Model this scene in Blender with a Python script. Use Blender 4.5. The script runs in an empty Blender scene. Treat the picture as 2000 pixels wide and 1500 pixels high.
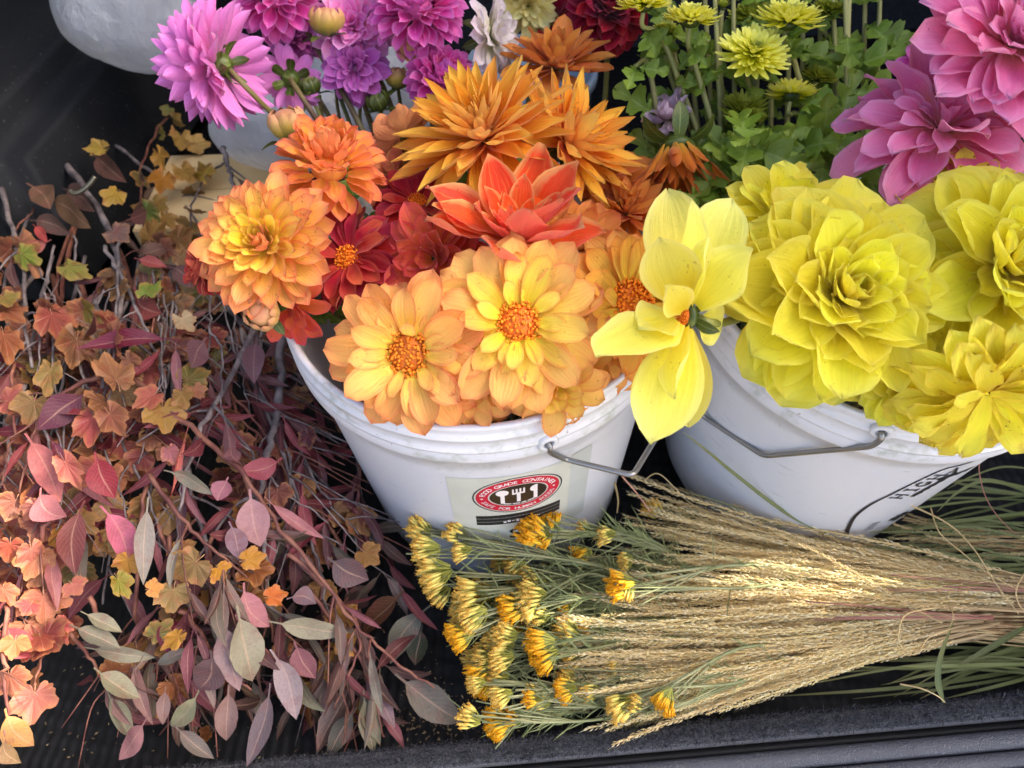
import bpy, bmesh, math, random
import numpy as np
from mathutils import Vector, Matrix, Quaternion, noise
random.seed(7)
rng = np.random.default_rng(7)
C = bpy.context.scene.collection
SC = bpy.context.scene
R = math.radians
V = Vector

# ------------------------------------------------------------------ camera
FPX = 1448.9
PITCH, ROLL, CAMZ = 0.89756, -0.062635, 0.64644
_c, _s = math.cos(PITCH), math.sin(PITCH)
CF = V((0, _c, -_s))
_r0 = V((1, 0, 0)); _u0 = _r0.cross(CF)
CR = math.cos(ROLL)*_r0 + math.sin(ROLL)*_u0
CU = -math.sin(ROLL)*_r0 + math.cos(ROLL)*_u0
CO = V((0, 0, CAMZ))
cd = bpy.data.cameras.new('camera')
cd.sensor_width = 36.0; cd.lens = FPX/2000*36; cd.clip_start = .02; cd.clip_end = 400
cd.dof.use_dof = True; cd.dof.focus_distance = .50; cd.dof.aperture_fstop = 9.0
cam = bpy.data.objects.new('camera', cd); C.objects.link(cam)
cam.matrix_world = Matrix(((CR.x, CU.x, -CF.x, CO.x), (CR.y, CU.y, -CF.y, CO.y), (CR.z, CU.z, -CF.z, CO.z), (0, 0, 0, 1)))
SC.camera = cam

# ------------------------------------------------------------------ light
SUN_EL, SUN_AZ = R(37), R(84)     # azimuth measured clockwise from +Y
w = bpy.data.worlds.new('World'); SC.world = w; w.use_nodes = True
nt = w.node_tree; bg = nt.nodes['Background']
sky = nt.nodes.new('ShaderNodeTexSky'); sky.sky_type = 'NISHITA'; sky.sun_disc = False
sky.sun_elevation = SUN_EL; sky.sun_rotation = SUN_AZ; sky.dust_density = 7.0; sky.air_density = .7; sky.ozone_density = 1.0
nt.links.new(sky.outputs[0], bg.inputs[0]); bg.inputs[1].default_value = 0.15
sl = bpy.data.lights.new('sun', 'SUN'); sl.energy = 2.0; sl.angle = R(.5); sl.color = (1, .94, .82)
so = bpy.data.objects.new('sun', sl); C.objects.link(so)
SUN_DIR = V((math.sin(SUN_AZ)*math.cos(SUN_EL), math.cos(SUN_AZ)*math.cos(SUN_EL), math.sin(SUN_EL)))
so.rotation_euler = SUN_DIR.to_track_quat('Z', 'Y').to_euler()
so.location = SUN_DIR*6
vs = SC.view_settings
vs.view_transform = 'Standard'; vs.look = 'None'; vs.gamma = 1; vs.use_curve_mapping = False
vs.exposure = 2.45

# ------------------------------------------------------------------ helpers
def lin(c, g=1.0):
    if isinstance(c, str):
        c = tuple(int(c[i:i+2], 16) for i in (0, 2, 4))
    o = []
    for x in c[:3]:
        x = x/255
        y = x/12.92 if x <= .04045 else ((x+.055)/1.055)**2.4
        o.append(y*g)
    k = min(1, .93/max(max(o), 1e-6))
    return (o[0]*k, o[1]*k, o[2]*k, 1)

def D(px, py): return CR*((px-1000)/FPX) - CU*((py-750)/FPX) + CF
def P(px, py, d): return CO + D(px, py)*d
def PZ(px, py, z):
    k = D(px, py); return CO + k*((z-CAMZ)/k.z)
def pix(p):
    q = p-CO; z = q.dot(CF)
    return 1000+FPX*q.dot(CR)/z, 750-FPX*q.dot(CU)/z

def mesh(name, v, f, pu=None, smooth=True, mat=None):
    me = bpy.data.meshes.new(name)
    me.from_pydata([tuple(x) for x in v], [], [tuple(x) for x in f])
    if pu is not None:
        a = me.attributes.new('pu', 'FLOAT_VECTOR', 'POINT')
        a.data.foreach_set('vector', np.asarray(pu, dtype=np.float32).ravel())
    if smooth: me.polygons.foreach_set('use_smooth', [True]*len(me.polygons))
    if mat: me.materials.append(mat)
    me.update()
    return me

def link(name, me, parent=None, mat=None, M=None):
    o = bpy.data.objects.new(name, me); C.objects.link(o)
    if parent:
        o.parent = parent
        o.matrix_basis = parent_inv(parent) @ (M or Matrix())
    elif M: o.matrix_basis = M
    if mat and me and not len(me.materials): me.materials.append(mat)
    return o
def world_of(o):
    M = o.matrix_basis.copy()
    while o.parent:
        o = o.parent; M = o.matrix_basis @ M
    return M
def parent_inv(p): return world_of(p).inverted()

def tag(o, label=None, cat=None, group=None, kind=None):
    if label: o['label'] = label
    if cat: o['category'] = cat
    if group: o['group'] = group
    if kind: o['kind'] = kind
    return o
def thing(name, label, cat, loc, group=None):
    o = bpy.data.objects.new(name, None); C.objects.link(o); o.empty_display_size = .02
    o.matrix_basis = Matrix.Translation(loc)
    return tag(o, label, cat, group)

class MB:
    def __init__(s): s.v = []; s.f = []; s.u = []
    def add(s, v, f, u=None):
        n = len(s.v); s.v += [tuple(x) for x in v]; s.f += [tuple(i+n for i in q) for q in f]
        s.u += [tuple(x) for x in u] if u is not None else [(0, 0, 0)]*len(v)
    def tube(s, pts, rad, n=6, cap=True, u0=0, rough=0):
        pts = [V(p) for p in pts]; m = len(pts)
        if not hasattr(rad, '__len__'): rad = [rad]*m
        T = [(pts[min(i+1, m-1)]-pts[max(i-1, 0)]).normalized() for i in range(m)]
        nrm = T[0].orthogonal().normalized(); v = []; u = []
        for i in range(m):
            nrm = (nrm - T[i]*nrm.dot(T[i])).normalized(); b = T[i].cross(nrm)
            for k in range(n):
                a = 2*math.pi*k/n; rr = rad[i]*(1+rough*random.uniform(-1, 1))
                v.append(pts[i]+(nrm*math.cos(a)+b*math.sin(a))*rr); u.append((i/(m-1), k/n, u0))
        f = [(i*n+k, i*n+(k+1) % n, (i+1)*n+(k+1) % n, (i+1)*n+k) for i in range(m-1) for k in range(n)]
        if cap: f += [tuple(range(n-1, -1, -1)), tuple((m-1)*n+k for k in range(n))]
        s.add(v, f, u)
    def lathe(s, prof, n=64, org=V((0, 0, 0)), M=None, close=False):
        v = []; u = []
        for j, (r, z) in enumerate(prof):
            for k in range(n):
                a = 2*math.pi*k/n; p = V((r*math.cos(a), r*math.sin(a), z))
                v.append((M @ p if M else p)+org); u.append((j/len(prof), k/n, 0))
        f = [(j*n+k, j*n+(k+1) % n, (j+1)*n+(k+1) % n, (j+1)*n+k) for j in range(len(prof)-1) for k in range(n)]
        s.add(v, f, u)
    def box(s, x0, x1, y0, y1, z0, z1):
        v = [(x, y, z) for z in (z0, z1) for y in (y0, y1) for x in (x0, x1)]
        s.add(v, [(0, 2, 3, 1), (4, 5, 7, 6), (0, 1, 5, 4), (2, 6, 7, 3), (0, 4, 6, 2), (1, 3, 7, 5)])
    def build(s, name, mat, parent=None, smooth=True, M=None, rel=False):
        """vertices are world positions; a child is stored relative to its parent"""
        if parent is not None and not rel:
            o0 = world_of(parent).translation
            vv = [tuple(V(x)-o0) for x in s.v]
            me = mesh(name, vv, s.f, s.u, smooth, mat)
            o = bpy.data.objects.new(name, me); C.objects.link(o); o.parent = parent
            return o
        me = mesh(name, s.v, s.f, s.u, smooth, mat)
        if parent is not None:                       # rel: already in the parent's own space
            o = bpy.data.objects.new(name, me); C.objects.link(o); o.parent = parent
            if M: o.matrix_basis = M
            return o
        return link(name, me, None, None, M)

def smooth_path(pts, n=6):
    pts = [V(p) for p in pts]; out = []
    q = [pts[0]*2-pts[1]] + pts + [pts[-1]*2-pts[-2]]
    for i in range(1, len(q)-2):
        a, b, c, d = q[i-1:i+3]
        for k in range(n):
            t = k/n
            out.append(.5*((2*b)+(c-a)*t+(2*a-5*b+4*c-d)*t*t+(3*b-a-3*c+d)*t**3))
    out.append(pts[-1]); return out

# ------------------------------------------------------------------ materials
class NT:
    def __init__(s, name):
        s.m = bpy.data.materials.new(name); s.m.use_nodes = True
        s.t = s.m.node_tree; s.t.nodes.clear()
        s.out = s.n('ShaderNodeOutputMaterial')
    def n(s, t, **k):
        x = s.t.nodes.new(t)
        for a, b in k.items(): setattr(x, a, b)
        return x
    def l(s, a, b): s.t.links.new(a, b)
    def val(s, sock, v):
        if hasattr(v, 'is_output'): s.l(v, sock)
        else: sock.default_value = v
    def math(s, op, a, b=0.0, c=0.0, clamp=False):
        x = s.n('ShaderNodeMath', operation=op, use_clamp=clamp)
        for i, q in enumerate((a, b, c)): s.val(x.inputs[i], q)
        return x.outputs[0]
    def mix(s, fac, a, b, mode='MIX'):
        x = s.n('ShaderNodeMix', data_type='RGBA', blend_type=mode)
        s.val(x.inputs[0], fac); s.val(x.inputs[6], a); s.val(x.inputs[7], b); return x.outputs[2]
    def ramp(s, fac, stops, interp='LINEAR'):
        x = s.n('ShaderNodeValToRGB'); e = x.color_ramp.elements; x.color_ramp.interpolation = interp
        while len(e) < len(stops): e.new(.5)
        for q, (p, c) in zip(e, stops): q.position = p; q.color = c if len(c) == 4 else (*c, 1)
        s.val(x.inputs[0], fac); return x.outputs[0]
    def fr(s, x, a, b):   # smooth map range
        q = s.n('ShaderNodeMapRange', interpolation_type='SMOOTHSTEP')
        s.val(q.inputs[0], x); q.inputs[1].default_value = a; q.inputs[2].default_value = b
        return q.outputs[0]
    def noise(s, vec, scale, detail=3, rough=.55, dim='3D'):
        x = s.n('ShaderNodeTexNoise'); s.val(x.inputs['Vector'], vec)
        x.inputs['Scale'].default_value = scale; x.inputs['Detail'].default_value = detail
        x.inputs['Roughness'].default_value = rough; return x.outputs[0]
    def attr(s, name='pu'):
        a = s.n('ShaderNodeAttribute', attribute_name=name); x = s.n('ShaderNodeSeparateXYZ')
        s.l(a.outputs['Vector'], x.inputs[0]); return x.outputs[0], x.outputs[1], x.outputs[2]
    def comb(s, a, b, c):
        x = s.n('ShaderNodeCombineXYZ')
        for i, q in enumerate((a, b, c)): s.val(x.inputs[i], q)
        return x.outputs[0]
    def bump(s, h, strength=.3, dist=.001):
        x = s.n('ShaderNodeBump'); s.val(x.inputs['Height'], h)
        x.inputs['Strength'].default_value = strength; x.inputs['Distance'].default_value = dist; return x.outputs[0]
    def pbr(s, col, rough=.5, normal=None, spec=.5, metal=0, sub=0, coat=0, sheen=0):
        b = s.n('ShaderNodeBsdfPrincipled'); s.val(b.inputs['Base Color'], col); s.val(b.inputs['Roughness'], rough)
        b.inputs['Specular IOR Level'].default_value = spec; b.inputs['Metallic'].default_value = metal
        b.inputs['Sheen Weight'].default_value = sheen
        if coat: b.inputs['Coat Weight'].default_value = coat; b.inputs['Coat Roughness'].default_value = .2
        if normal: s.l(normal, b.inputs['Normal'])
        return b.outputs[0]
    def done(s, sh):
        s.l(sh, s.out.inputs[0]); return s.m

def thin(b, col, rough, nrm, tr, trcol=None, spec=.35, sheen=0):
    """thin leaf / petal: reflecting and letting light through"""
    p = b.pbr(col, rough, nrm, spec, sheen=sheen)
    t = b.n('ShaderNodeBsdfTranslucent'); b.val(t.inputs[0], trcol if trcol is not None else col)
    if nrm: b.l(nrm, t.inputs[1])
    m = b.n('ShaderNodeMixShader'); m.inputs[0].default_value = tr
    b.l(p, m.inputs[1]); b.l(t.outputs[0], m.inputs[2]); return m.outputs[0]

def petal_mat(name, outer, inner=None, edge=None, streak=None, back=None, tr=.38, g=1.0, spots=.5, rough=.48, sat=1.02):
    b = NT(name); u, v, q = b.attr()
    g *= 1.12
    oi = b.n('ShaderNodeObjectInfo'); rnd = oi.outputs['Random']
    sx = b.n('ShaderNodeSeparateColor'); b.l(oi.outputs['Color'], sx.inputs[0]); t = sx.outputs[0]
    st = lambda cs: [(p, lin(c, g)) for p, c in zip(np.linspace(.02, .98, len(cs)), cs)]
    uj = b.math('ADD', u, b.math('MULTIPLY', b.math('SUBTRACT', rnd, .5), .22))
    col = b.ramp(uj, st(outer))
    if inner: col = b.mix(b.fr(t, .25, .85), col, b.ramp(uj, st(inner)))
    av = b.math('ABSOLUTE', v)
    vec = b.comb(b.math('MULTIPLY', v, 10.0), b.math('MULTIPLY', u, 1.7), b.math('MULTIPLY', rnd, 37.0))
    n1 = b.noise(vec, 1.0, 4, .65)
    if streak:
        f = b.math('MULTIPLY', b.fr(n1, .50, .68), streak[1]*.85)
        col = b.mix(f, col, lin(streak[0], g))
    n3 = b.noise(b.comb(b.math('MULTIPLY', v, 26.0), b.math('MULTIPLY', u, 2.2), b.math('MULTIPLY', rnd, 53.0)), 1.0, 3, .6)
    col = b.mix(b.math('MULTIPLY', b.fr(n3, .46, .70), .16), col, b.mix(.5, col, lin((150, 84, 30))))
    if edge:
        e = b.math('MULTIPLY', b.fr(b.math('ADD', av, b.math('MULTIPLY', n1, .25)), .75, 1.08), edge[1]*.8)
        e = b.math('MAXIMUM', e, b.math('MULTIPLY', b.fr(u, .86, 1.0), edge[1]*.8))
        col = b.mix(e, col, lin(edge[0], g))
    if back:
        geo = b.n('ShaderNodeNewGeometry')
        col = b.mix(b.math('MULTIPLY', geo.outputs['Backfacing'], .8), col, lin(back, g))
    h = b.n('ShaderNodeHueSaturation'); b.l(col, h.inputs['Color'])
    h.inputs['Saturation'].default_value = sat
    b.l(b.math('ADD', b.math('MULTIPLY', rnd, .02), .49), h.inputs['Hue'])
    b.l(b.math('ADD', b.math('MULTIPLY', rnd, .2), .88), h.inputs['Value'])
    col = h.outputs[0]
    tc = b.n('ShaderNodeTexCoord')
    if spots:
        sp = b.noise(tc.outputs['Object'], 420, 2, .5)
        sp2 = b.noise(tc.outputs['Object'], 60, 2, .5)
        f = b.math('MULTIPLY', b.fr(b.math('ADD', sp, b.math('MULTIPLY', sp2, .5)), .98, 1.06), spots)
        col = b.mix(f, col, lin((120, 70, 30)))
    vein = b.math('SINE', b.math('MULTIPLY', b.math('ADD', v, b.math('MULTIPLY', n1, .12)), 26.0))
    hh = b.math('ADD', b.math('MULTIPLY', vein, .12), b.math('ADD', b.math('MULTIPLY', n1, 1.5), b.math('MULTIPLY', b.noise(tc.outputs['Object'], 55, 3, .6), 1.6)))
    nr = b.bump(hh, .34, .0012)
    # browned, bruised margins on some petals
    br = b.math('MULTIPLY', b.fr(b.math('ADD', b.math('MAXIMUM', av, b.math('MULTIPLY', u, 1.02)), b.math('MULTIPLY', sp2, .35)), 1.10, 1.22), b.fr(rnd, .45, .8)) if spots else None
    if spots: col = b.mix(b.math('MULTIPLY', br, .35*spots+.1), col, lin((150, 96, 50)))
    return b.done(thin(b, col, rough, nr, tr, None, .3, .15))

def leaf_mat(name, kind='lance', tr=.25, rough=.45, backc=None):
    """object colour gives the leaf's own colour"""
    b = NT(name); u, v, q = b.attr()
    oi = b.n('ShaderNodeObjectInfo'); rnd = oi.outputs['Random']; col = oi.outputs['Color']
    av = b.math('ABSOLUTE', v); tc = b.n('ShaderNodeTexCoord')
    off = b.comb(rnd, b.math('MULTIPLY', rnd, 9.0), 0.0)
    ad = b.n('ShaderNodeVectorMath', operation='ADD'); b.l(tc.outputs['Object'], ad.inputs[0]); b.l(off, ad.inputs[1])
    vec = ad.outputs[0]
    n1 = b.noise(vec, 3.5, 4, .6); n2 = b.noise(vec, 22, 3, .6)
    if kind == 'lobed':
        # edges turn yellow-ish, heart of the blade redder
        col = b.mix(b.math('MULTIPLY', b.fr(b.math('ADD', q, b.math('MULTIPLY', b.math('SUBTRACT', n1, .5), .9)), .6, 1.05), .40), col, lin((196, 140, 84)))
        col = b.mix(b.math('MULTIPLY', b.fr(n1, .52, .72), .45), col, lin((150, 52, 46)))
        vn = b.math('ABSOLUTE', b.math('SINE', b.math('MULTIPLY', v, 7.0)))
        line = b.math('SUBTRACT', 1.0, b.fr(vn, 0.0, .22))
    else:
        col = b.mix(b.math('MULTIPLY', b.fr(n1, .48, .75), .5), col, lin((120, 62, 60)))
        k = b.math('SUBTRACT', b.math('MULTIPLY', u, 11.0), b.math('MULTIPLY', av, 3.0))
        vn = b.math('ABSOLUTE', b.math('SINE', b.math('MULTIPLY', k, 3.1416)))
        line = b.math('MULTIPLY', b.math('SUBTRACT', 1.0, b.fr(vn, 0.0, .25)), .55)
        mid = b.math('SUBTRACT', 1.0, b.fr(av, .02, .10))
        line = b.math('MAXIMUM', line, mid)
    col = b.mix(b.math('MULTIPLY', line, .28), col, lin((214, 170, 140)))
    col = b.mix(b.math('MULTIPLY', b.fr(n2, .63, .72), .5), col, lin((70, 40, 30)))
    if backc:
        geo = b.n('ShaderNodeNewGeometry')
        col = b.mix(b.math('MULTIPLY', geo.outputs['Backfacing'], .6), col, lin(backc))
    h = b.n('ShaderNodeHueSaturation'); b.l(col, h.inputs['Color'])
    b.l(b.math('ADD', b.math('MULTIPLY', n2, .5), .75), h.inputs['Value'])
    nr = b.bump(b.math('ADD', b.math('MULTIPLY', line, -.6), n2), .45, .0009)
    return b.done(thin(b, h.outputs[0], rough, nr, tr, None, .4))

def noise_mat(name, c1, c2, scale=40, rough=.6, bump=.2, spec=.4, dist=.001, detail=4, lo=.35, hi=.7, r2=None, stretch=None):
    b = NT(name); tc = b.n('ShaderNodeTexCoord'); vec = tc.outputs['Object']
    if stretch:
        mp = b.n('ShaderNodeMapping'); mp.inputs['Scale'].default_value = stretch; b.l(vec, mp.inputs[0]); vec = mp.outputs[0]
    n1 = b.noise(vec, scale, detail)
    col = b.mix(b.fr(n1, lo, hi), lin(c1), lin(c2))
    oi = b.n('ShaderNodeObjectInfo')
    h = b.n('ShaderNodeHueSaturation'); b.l(col, h.inputs['Color'])
    b.l(b.math('ADD', b.math('MULTIPLY', oi.outputs['Random'], .4), .8), h.inputs['Value'])
    nr = b.bump(b.noise(vec, scale*3, 3), bump, dist)
    return b.done(b.pbr(h.outputs[0], rough, nr, spec))
# ================================================================== the cargo bay of the car
def plastic_grain(name, c, rough=.45, scale=900, bump=.5, spec=.5):
    b = NT(name); tc = b.n('ShaderNodeTexCoord')
    vo = b.n('ShaderNodeTexVoronoi', feature='DISTANCE_TO_EDGE'); vo.inputs['Scale'].default_value = scale
    b.l(tc.outputs['Object'], vo.inputs['Vector'])
    h = b.fr(vo.outputs['Distance'], 0, .28)
    n = b.noise(tc.outputs['Object'], 9, 3)
    col = b.mix(b.math('MULTIPLY', n, .5), lin(c), lin(tuple(min(255, x*1.5+6) for x in c)))
    dust = b.fr(b.noise(tc.outputs['Object'], 260, 2), .66, .76)
    col = b.mix(b.math('MULTIPLY', dust, .25), col, lin((150, 150, 150)))
    return b.done(b.pbr(col, rough, b.bump(h, bump, .0006), spec))
M_sill = plastic_grain('grained_grey_plastic', (56, 57, 62), .42, 620, .55, .6)
M_trim = plastic_grain('black_trim_plastic', (24, 25, 27), .75, 700, .25, .2)
M_panel = plastic_grain('dark_door_trim', (36, 40, 38), .6, 500, .2, .3)
M_gap = noise_mat('gap_strip', (10, 10, 11), (16, 16, 17), 60, .6, .1)  # near-black strip standing in for the dark gap beside the sill
def carpet_mat():
    b = NT('charcoal_carpet'); tc = b.n('ShaderNodeTexCoord')
    n = b.noise(tc.outputs['Object'], 420, 4, .75); n2 = b.noise(tc.outputs['Object'], 60, 3)
    col = b.mix(b.fr(b.math('ADD', n, b.math('MULTIPLY', n2, .5)), .5, 1.0), lin((8, 8, 9)), lin((58, 58, 62)))
    return b.done(b.pbr(col, .95, b.bump(n, 1.0, .003), .1, sheen=.4))
M_carpet = carpet_mat()
def net_mat():
    b = NT('black_net_cloth'); tc = b.n('ShaderNodeTexCoord')
    mp = b.n('ShaderNodeMapping'); mp.inputs['Scale'].default_value = (330, 200, 1); mp.inputs['Rotation'].default_value = (0, 0, .12)
    b.l(tc.outputs['Object'], mp.inputs[0])
    s = b.n('ShaderNodeSeparateXYZ'); b.l(mp.outputs[0], s.inputs[0])
    a = b.math('SINE', b.math('ADD', s.outputs[0], s.outputs[1])); c = b.math('SINE', b.math('SUBTRACT', s.outputs[0], s.outputs[1]))
    h = b.math('MULTIPLY', a, c); lumps = b.noise(tc.outputs['Object'], 14, 2)
    k = b.math('MULTIPLY', b.fr(h, .25, .6), b.fr(lumps, .38, .62))
    col = b.mix(k, lin((7, 7, 8)), lin((24, 24, 27)))
    return b.done(b.pbr(col, .65, b.bump(h, .6, .001), .35))
M_net = net_mat()
M_asph = noise_mat('dusty_concrete', (150, 138, 120), (172, 160, 142), 3, .9, .3)

FZ = -.028
# carpeted trunk edge: runs along the line measured in the photograph
LA, LB = PZ(380, 1500, .022), PZ(2000, 1357, .022)
ldir = (LB-LA).normalized(); lout = V((ldir.y, -ldir.x, 0))     # towards the camera
def lip_pt(s, o, z): q = LA + ldir*s + lout*o; return V((q.x, q.y, z))
S0, S1 = -.50, 1.05
def extr(prof, name, mat, n=60, parent=None, s0=S0, s1=S1, wob=0):
    mb = MB(); m = len(prof); v = []
    for i in range(n+1):
        s = s0+(s1-s0)*i/n
        for (o, z) in prof:
            v.append(lip_pt(s, o, z + wob*noise.noise(V((s*18, o*30, 3.1)))))
    f = [(i*m+k, i*m+k+1, (i+1)*m+k+1, (i+1)*m+k) for i in range(n) for k in range(m-1)]
    f += [tuple(range(m)), tuple(n*m+k for k in range(m-1, -1, -1))]
    mb.add(v, f); return mb.build(name, mat, parent)
floor = MB(); nx, ny = 60, 60
fv = []
for j in range(ny+1):
    for i in range(nx+1):
        x = -.66+1.56*i/nx; y = .10+1.3*j/ny
        z = FZ + .006*noise.noise(V((x*7, y*7, 0))) if x < -.12 else FZ+.0015*noise.noise(V((x*7, y*7, 0)))
        fv.append((x, y, z))
floor.add(fv, [(j*(nx+1)+i, j*(nx+1)+i+1, (j+1)*(nx+1)+i+1, (j+1)*(nx+1)+i) for j in range(ny) for i in range(nx)])
tag(floor.build('cargo_floor', M_net), kind='structure')

lipo = extr([(-.002, FZ-.02), (-.002, .010), (-.001, .017), (.001, .0205), (.004, .0228), (.008, .0232), (.0112, .0215), (.0132, .0175), (.0138, .012), (.0138, -.03)], 'carpet_edge', M_carpet, 160, wob=.0016)
tag(lipo, 'fuzzy charcoal carpet edge across the front of the trunk', 'trunk edge')
# loose fibres standing out of the carpet
fb = MB()
for i in range(26000):
    s = random.uniform(-.1, .95); a = random.uniform(-.3, 1.15)
    o = .0058 + .0080*math.sin((a-.45)*2.0); z = .0125+.0112*math.cos((a-.45)*1.7)
    p = lip_pt(s, min(.0137, o), z)
    d = (lout*random.gauss((a-.45)*.6, .7)+V((0, 0, 1))*random.uniform(.2, 1)+ldir*random.gauss(0, .9)).normalized()
    L = random.uniform(.0018, .0042) if random.random() < .985 else random.uniform(.005, .011)
    sd = d.cross(V((random.random(), random.random(), .3))).normalized()*.00022
    bend = V((random.gauss(0, 1), random.gauss(0, 1), random.gauss(0, .5)))*L*.3
    fb.add([p-sd, p+sd, p+d*L*.55+bend+sd, p+d*L*.55+bend-sd, p+d*L], [(0, 1, 2, 3), (3, 2, 4)])
M_fib = noise_mat('carpet_fibre', (22, 22, 25), (100, 100, 106), 500, .9, .1)
tag(fb.build('carpet_fibre', M_fib, lipo, rel=True), kind='stuff')

tag(extr([(.014, -.03), (.014, .004), (.0212, .003), (.0212, -.03)], 'gap_strip', M_gap, 20),
    'thin black strip in the dark gap between carpet edge and grey sill', 'seal')
sill = extr([(.0215, -.04), (.0215, .0105), (.0232, .0128), (.027, .0135), (.0335, .0128), (.035, .0105), (.035, -.04)], 'sill_plate', M_sill, 40)
tag(sill, 'grained grey plastic sill plate along the trunk opening', 'sill')
extr([(.0362, -.04), (.0362, .0095), (.0378, .0118), (.046, .0112), (.0475, .009), (.0475, -.04)], 'sill_rib', M_sill, 40, sill)
extr([(.0487, -.04), (.0487, .008), (.0505, .0105), (.26, .002), (.27, -.01), (.27, -.30), (.2, -.30)], 'bumper_top', M_sill, 40, sill)
for ch in sill.children:      # parts were built in world space
    ch.matrix_basis = parent_inv(sill)

# walls of the bay
def wall(name, pts, mat, th=.02):
    bm = bmesh.new(); vs_ = [bm.verts.new(p) for p in pts]; bm.faces.new(vs_)
    g = bmesh.ops.extrude_face_region(bm, geom=bm.faces[:])
    n = (V(pts[1])-V(pts[0])).cross(V(pts[2])-V(pts[0])).normalized()
    bmesh.ops.translate(bm, verts=[e for e in g['geom'] if isinstance(e, bmesh.types.BMVert)], vec=n*th)
    bmesh.ops.recalc_face_normals(bm, faces=bm.faces[:])
    bmesh.ops.bevel(bm, geom=bm.edges[:], offset=.004, segments=2, affect='EDGES')
    me = bpy.data.meshes.new(name); bm.to_mesh(me); bm.free(); me.materials.append(mat)
    return tag(link(name, me), kind='structure')
wall('cargo_side_wall', [(-.66, -.02, -.35), (-.66, 1.4, -.35), (-.80, 1.4, .95), (-.80, .05, .95)], M_panel)
wall('seat_back', [(-.70, 1.30, -.1), (.95, 1.30, -.1), (.95, 1.50, .75), (-.70, 1.50, .75)], noise_mat('seat_cloth', (24, 25, 27), (36, 37, 40), 220, .9, .3))

# wheel arch box on the left with its rounded corner
def arch():
    bm = bmesh.new(); bmesh.ops.create_cube(bm, size=1)
    bmesh.ops.scale(bm, vec=(.34, .75, .235), verts=bm.verts)
    for v_ in bm.verts:
        if v_.co.z > 0: v_.co.x -= .035; v_.co.y += .06 if v_.co.y < 0 else 0
    bmesh.ops.bevel(bm, geom=[e for e in bm.edges], offset=.045, segments=6, affect='EDGES')
    bmesh.ops.rotate(bm, cent=(0, 0, 0), matrix=Matrix.Rotation(R(-9), 3, 'Z'), verts=bm.verts)
    me = bpy.data.meshes.new('wheel_arch_cover'); bm.to_mesh(me); bm.free(); me.materials.append(M_trim)
    me.polygons.foreach_set('use_smooth', [True]*len(me.polygons))
    o = link('wheel_arch_cover', me, None, None, Matrix.Translation((-.63, 1.06, FZ+.117)))
    o.modifiers.new('wn', 'WEIGHTED_NORMAL')
    return tag(o, 'black rounded wheel arch cover under the white plastic bag', 'trim cover')
arch()
M_brass = NT('worn_steel'); M_brass = M_brass.done(M_brass.pbr(lin((120, 114, 96)), .4, None, .5, .9))
mb = MB()
ring = []
for k in range(26):
    a = R(-120+110*k/25); ring.append(P(166, 338, .735) + CR*.012*math.cos(a) + CU*.020*math.sin(a) + CR*.010*math.sin(a))
mb.tube(ring, .0024, 8)
dr = mb.build('tie_down_ring', M_brass)
tag(dr, 'small metal tie-down ring at the foot of the black wheel arch', 'ring')
# manila carton behind the branches
M_card = noise_mat('manila_card', (206, 178, 126), (218, 192, 142), 25, .75, .12)
def carton():
    a, b_, c_ = PZ(325, 303, .11), PZ(560, 297, .11), PZ(420, 440, .11)
    w_ = (b_-a).length; d_ = abs(c_.y-a.y); ang = math.atan2(b_.y-a.y, b_.x-a.x)
    bm = bmesh.new(); bmesh.ops.create_cube(bm, size=1)
    bmesh.ops.scale(bm, vec=(w_, d_, .11-FZ-.003), verts=bm.verts)
    bmesh.ops.bevel(bm, geom=bm.edges[:], offset=.0015, segments=2, affect='EDGES')
    me = bpy.data.meshes.new('carton'); bm.to_mesh(me); bm.free(); me.materials.append(M_card)
    ctr = (a+b_)/2-V((0, d_/2, (.11-FZ-.003)/2))
    o = link('carton', me, None, None, Matrix.Translation(ctr) @ Matrix.Rotation(ang, 4, 'Z'))
    tag(o, 'flat topped cream manila carton behind the dry branches', 'box')
    mb = MB(); mb.box(-w_/2+.004, w_/2-.004, -.0004, .0004, (.11-FZ-.003)/2+.0002, (.11-FZ-.003)/2+.0009); mb.build('flap_seam', M_card, o, smooth=False, rel=True)
carton()

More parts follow.
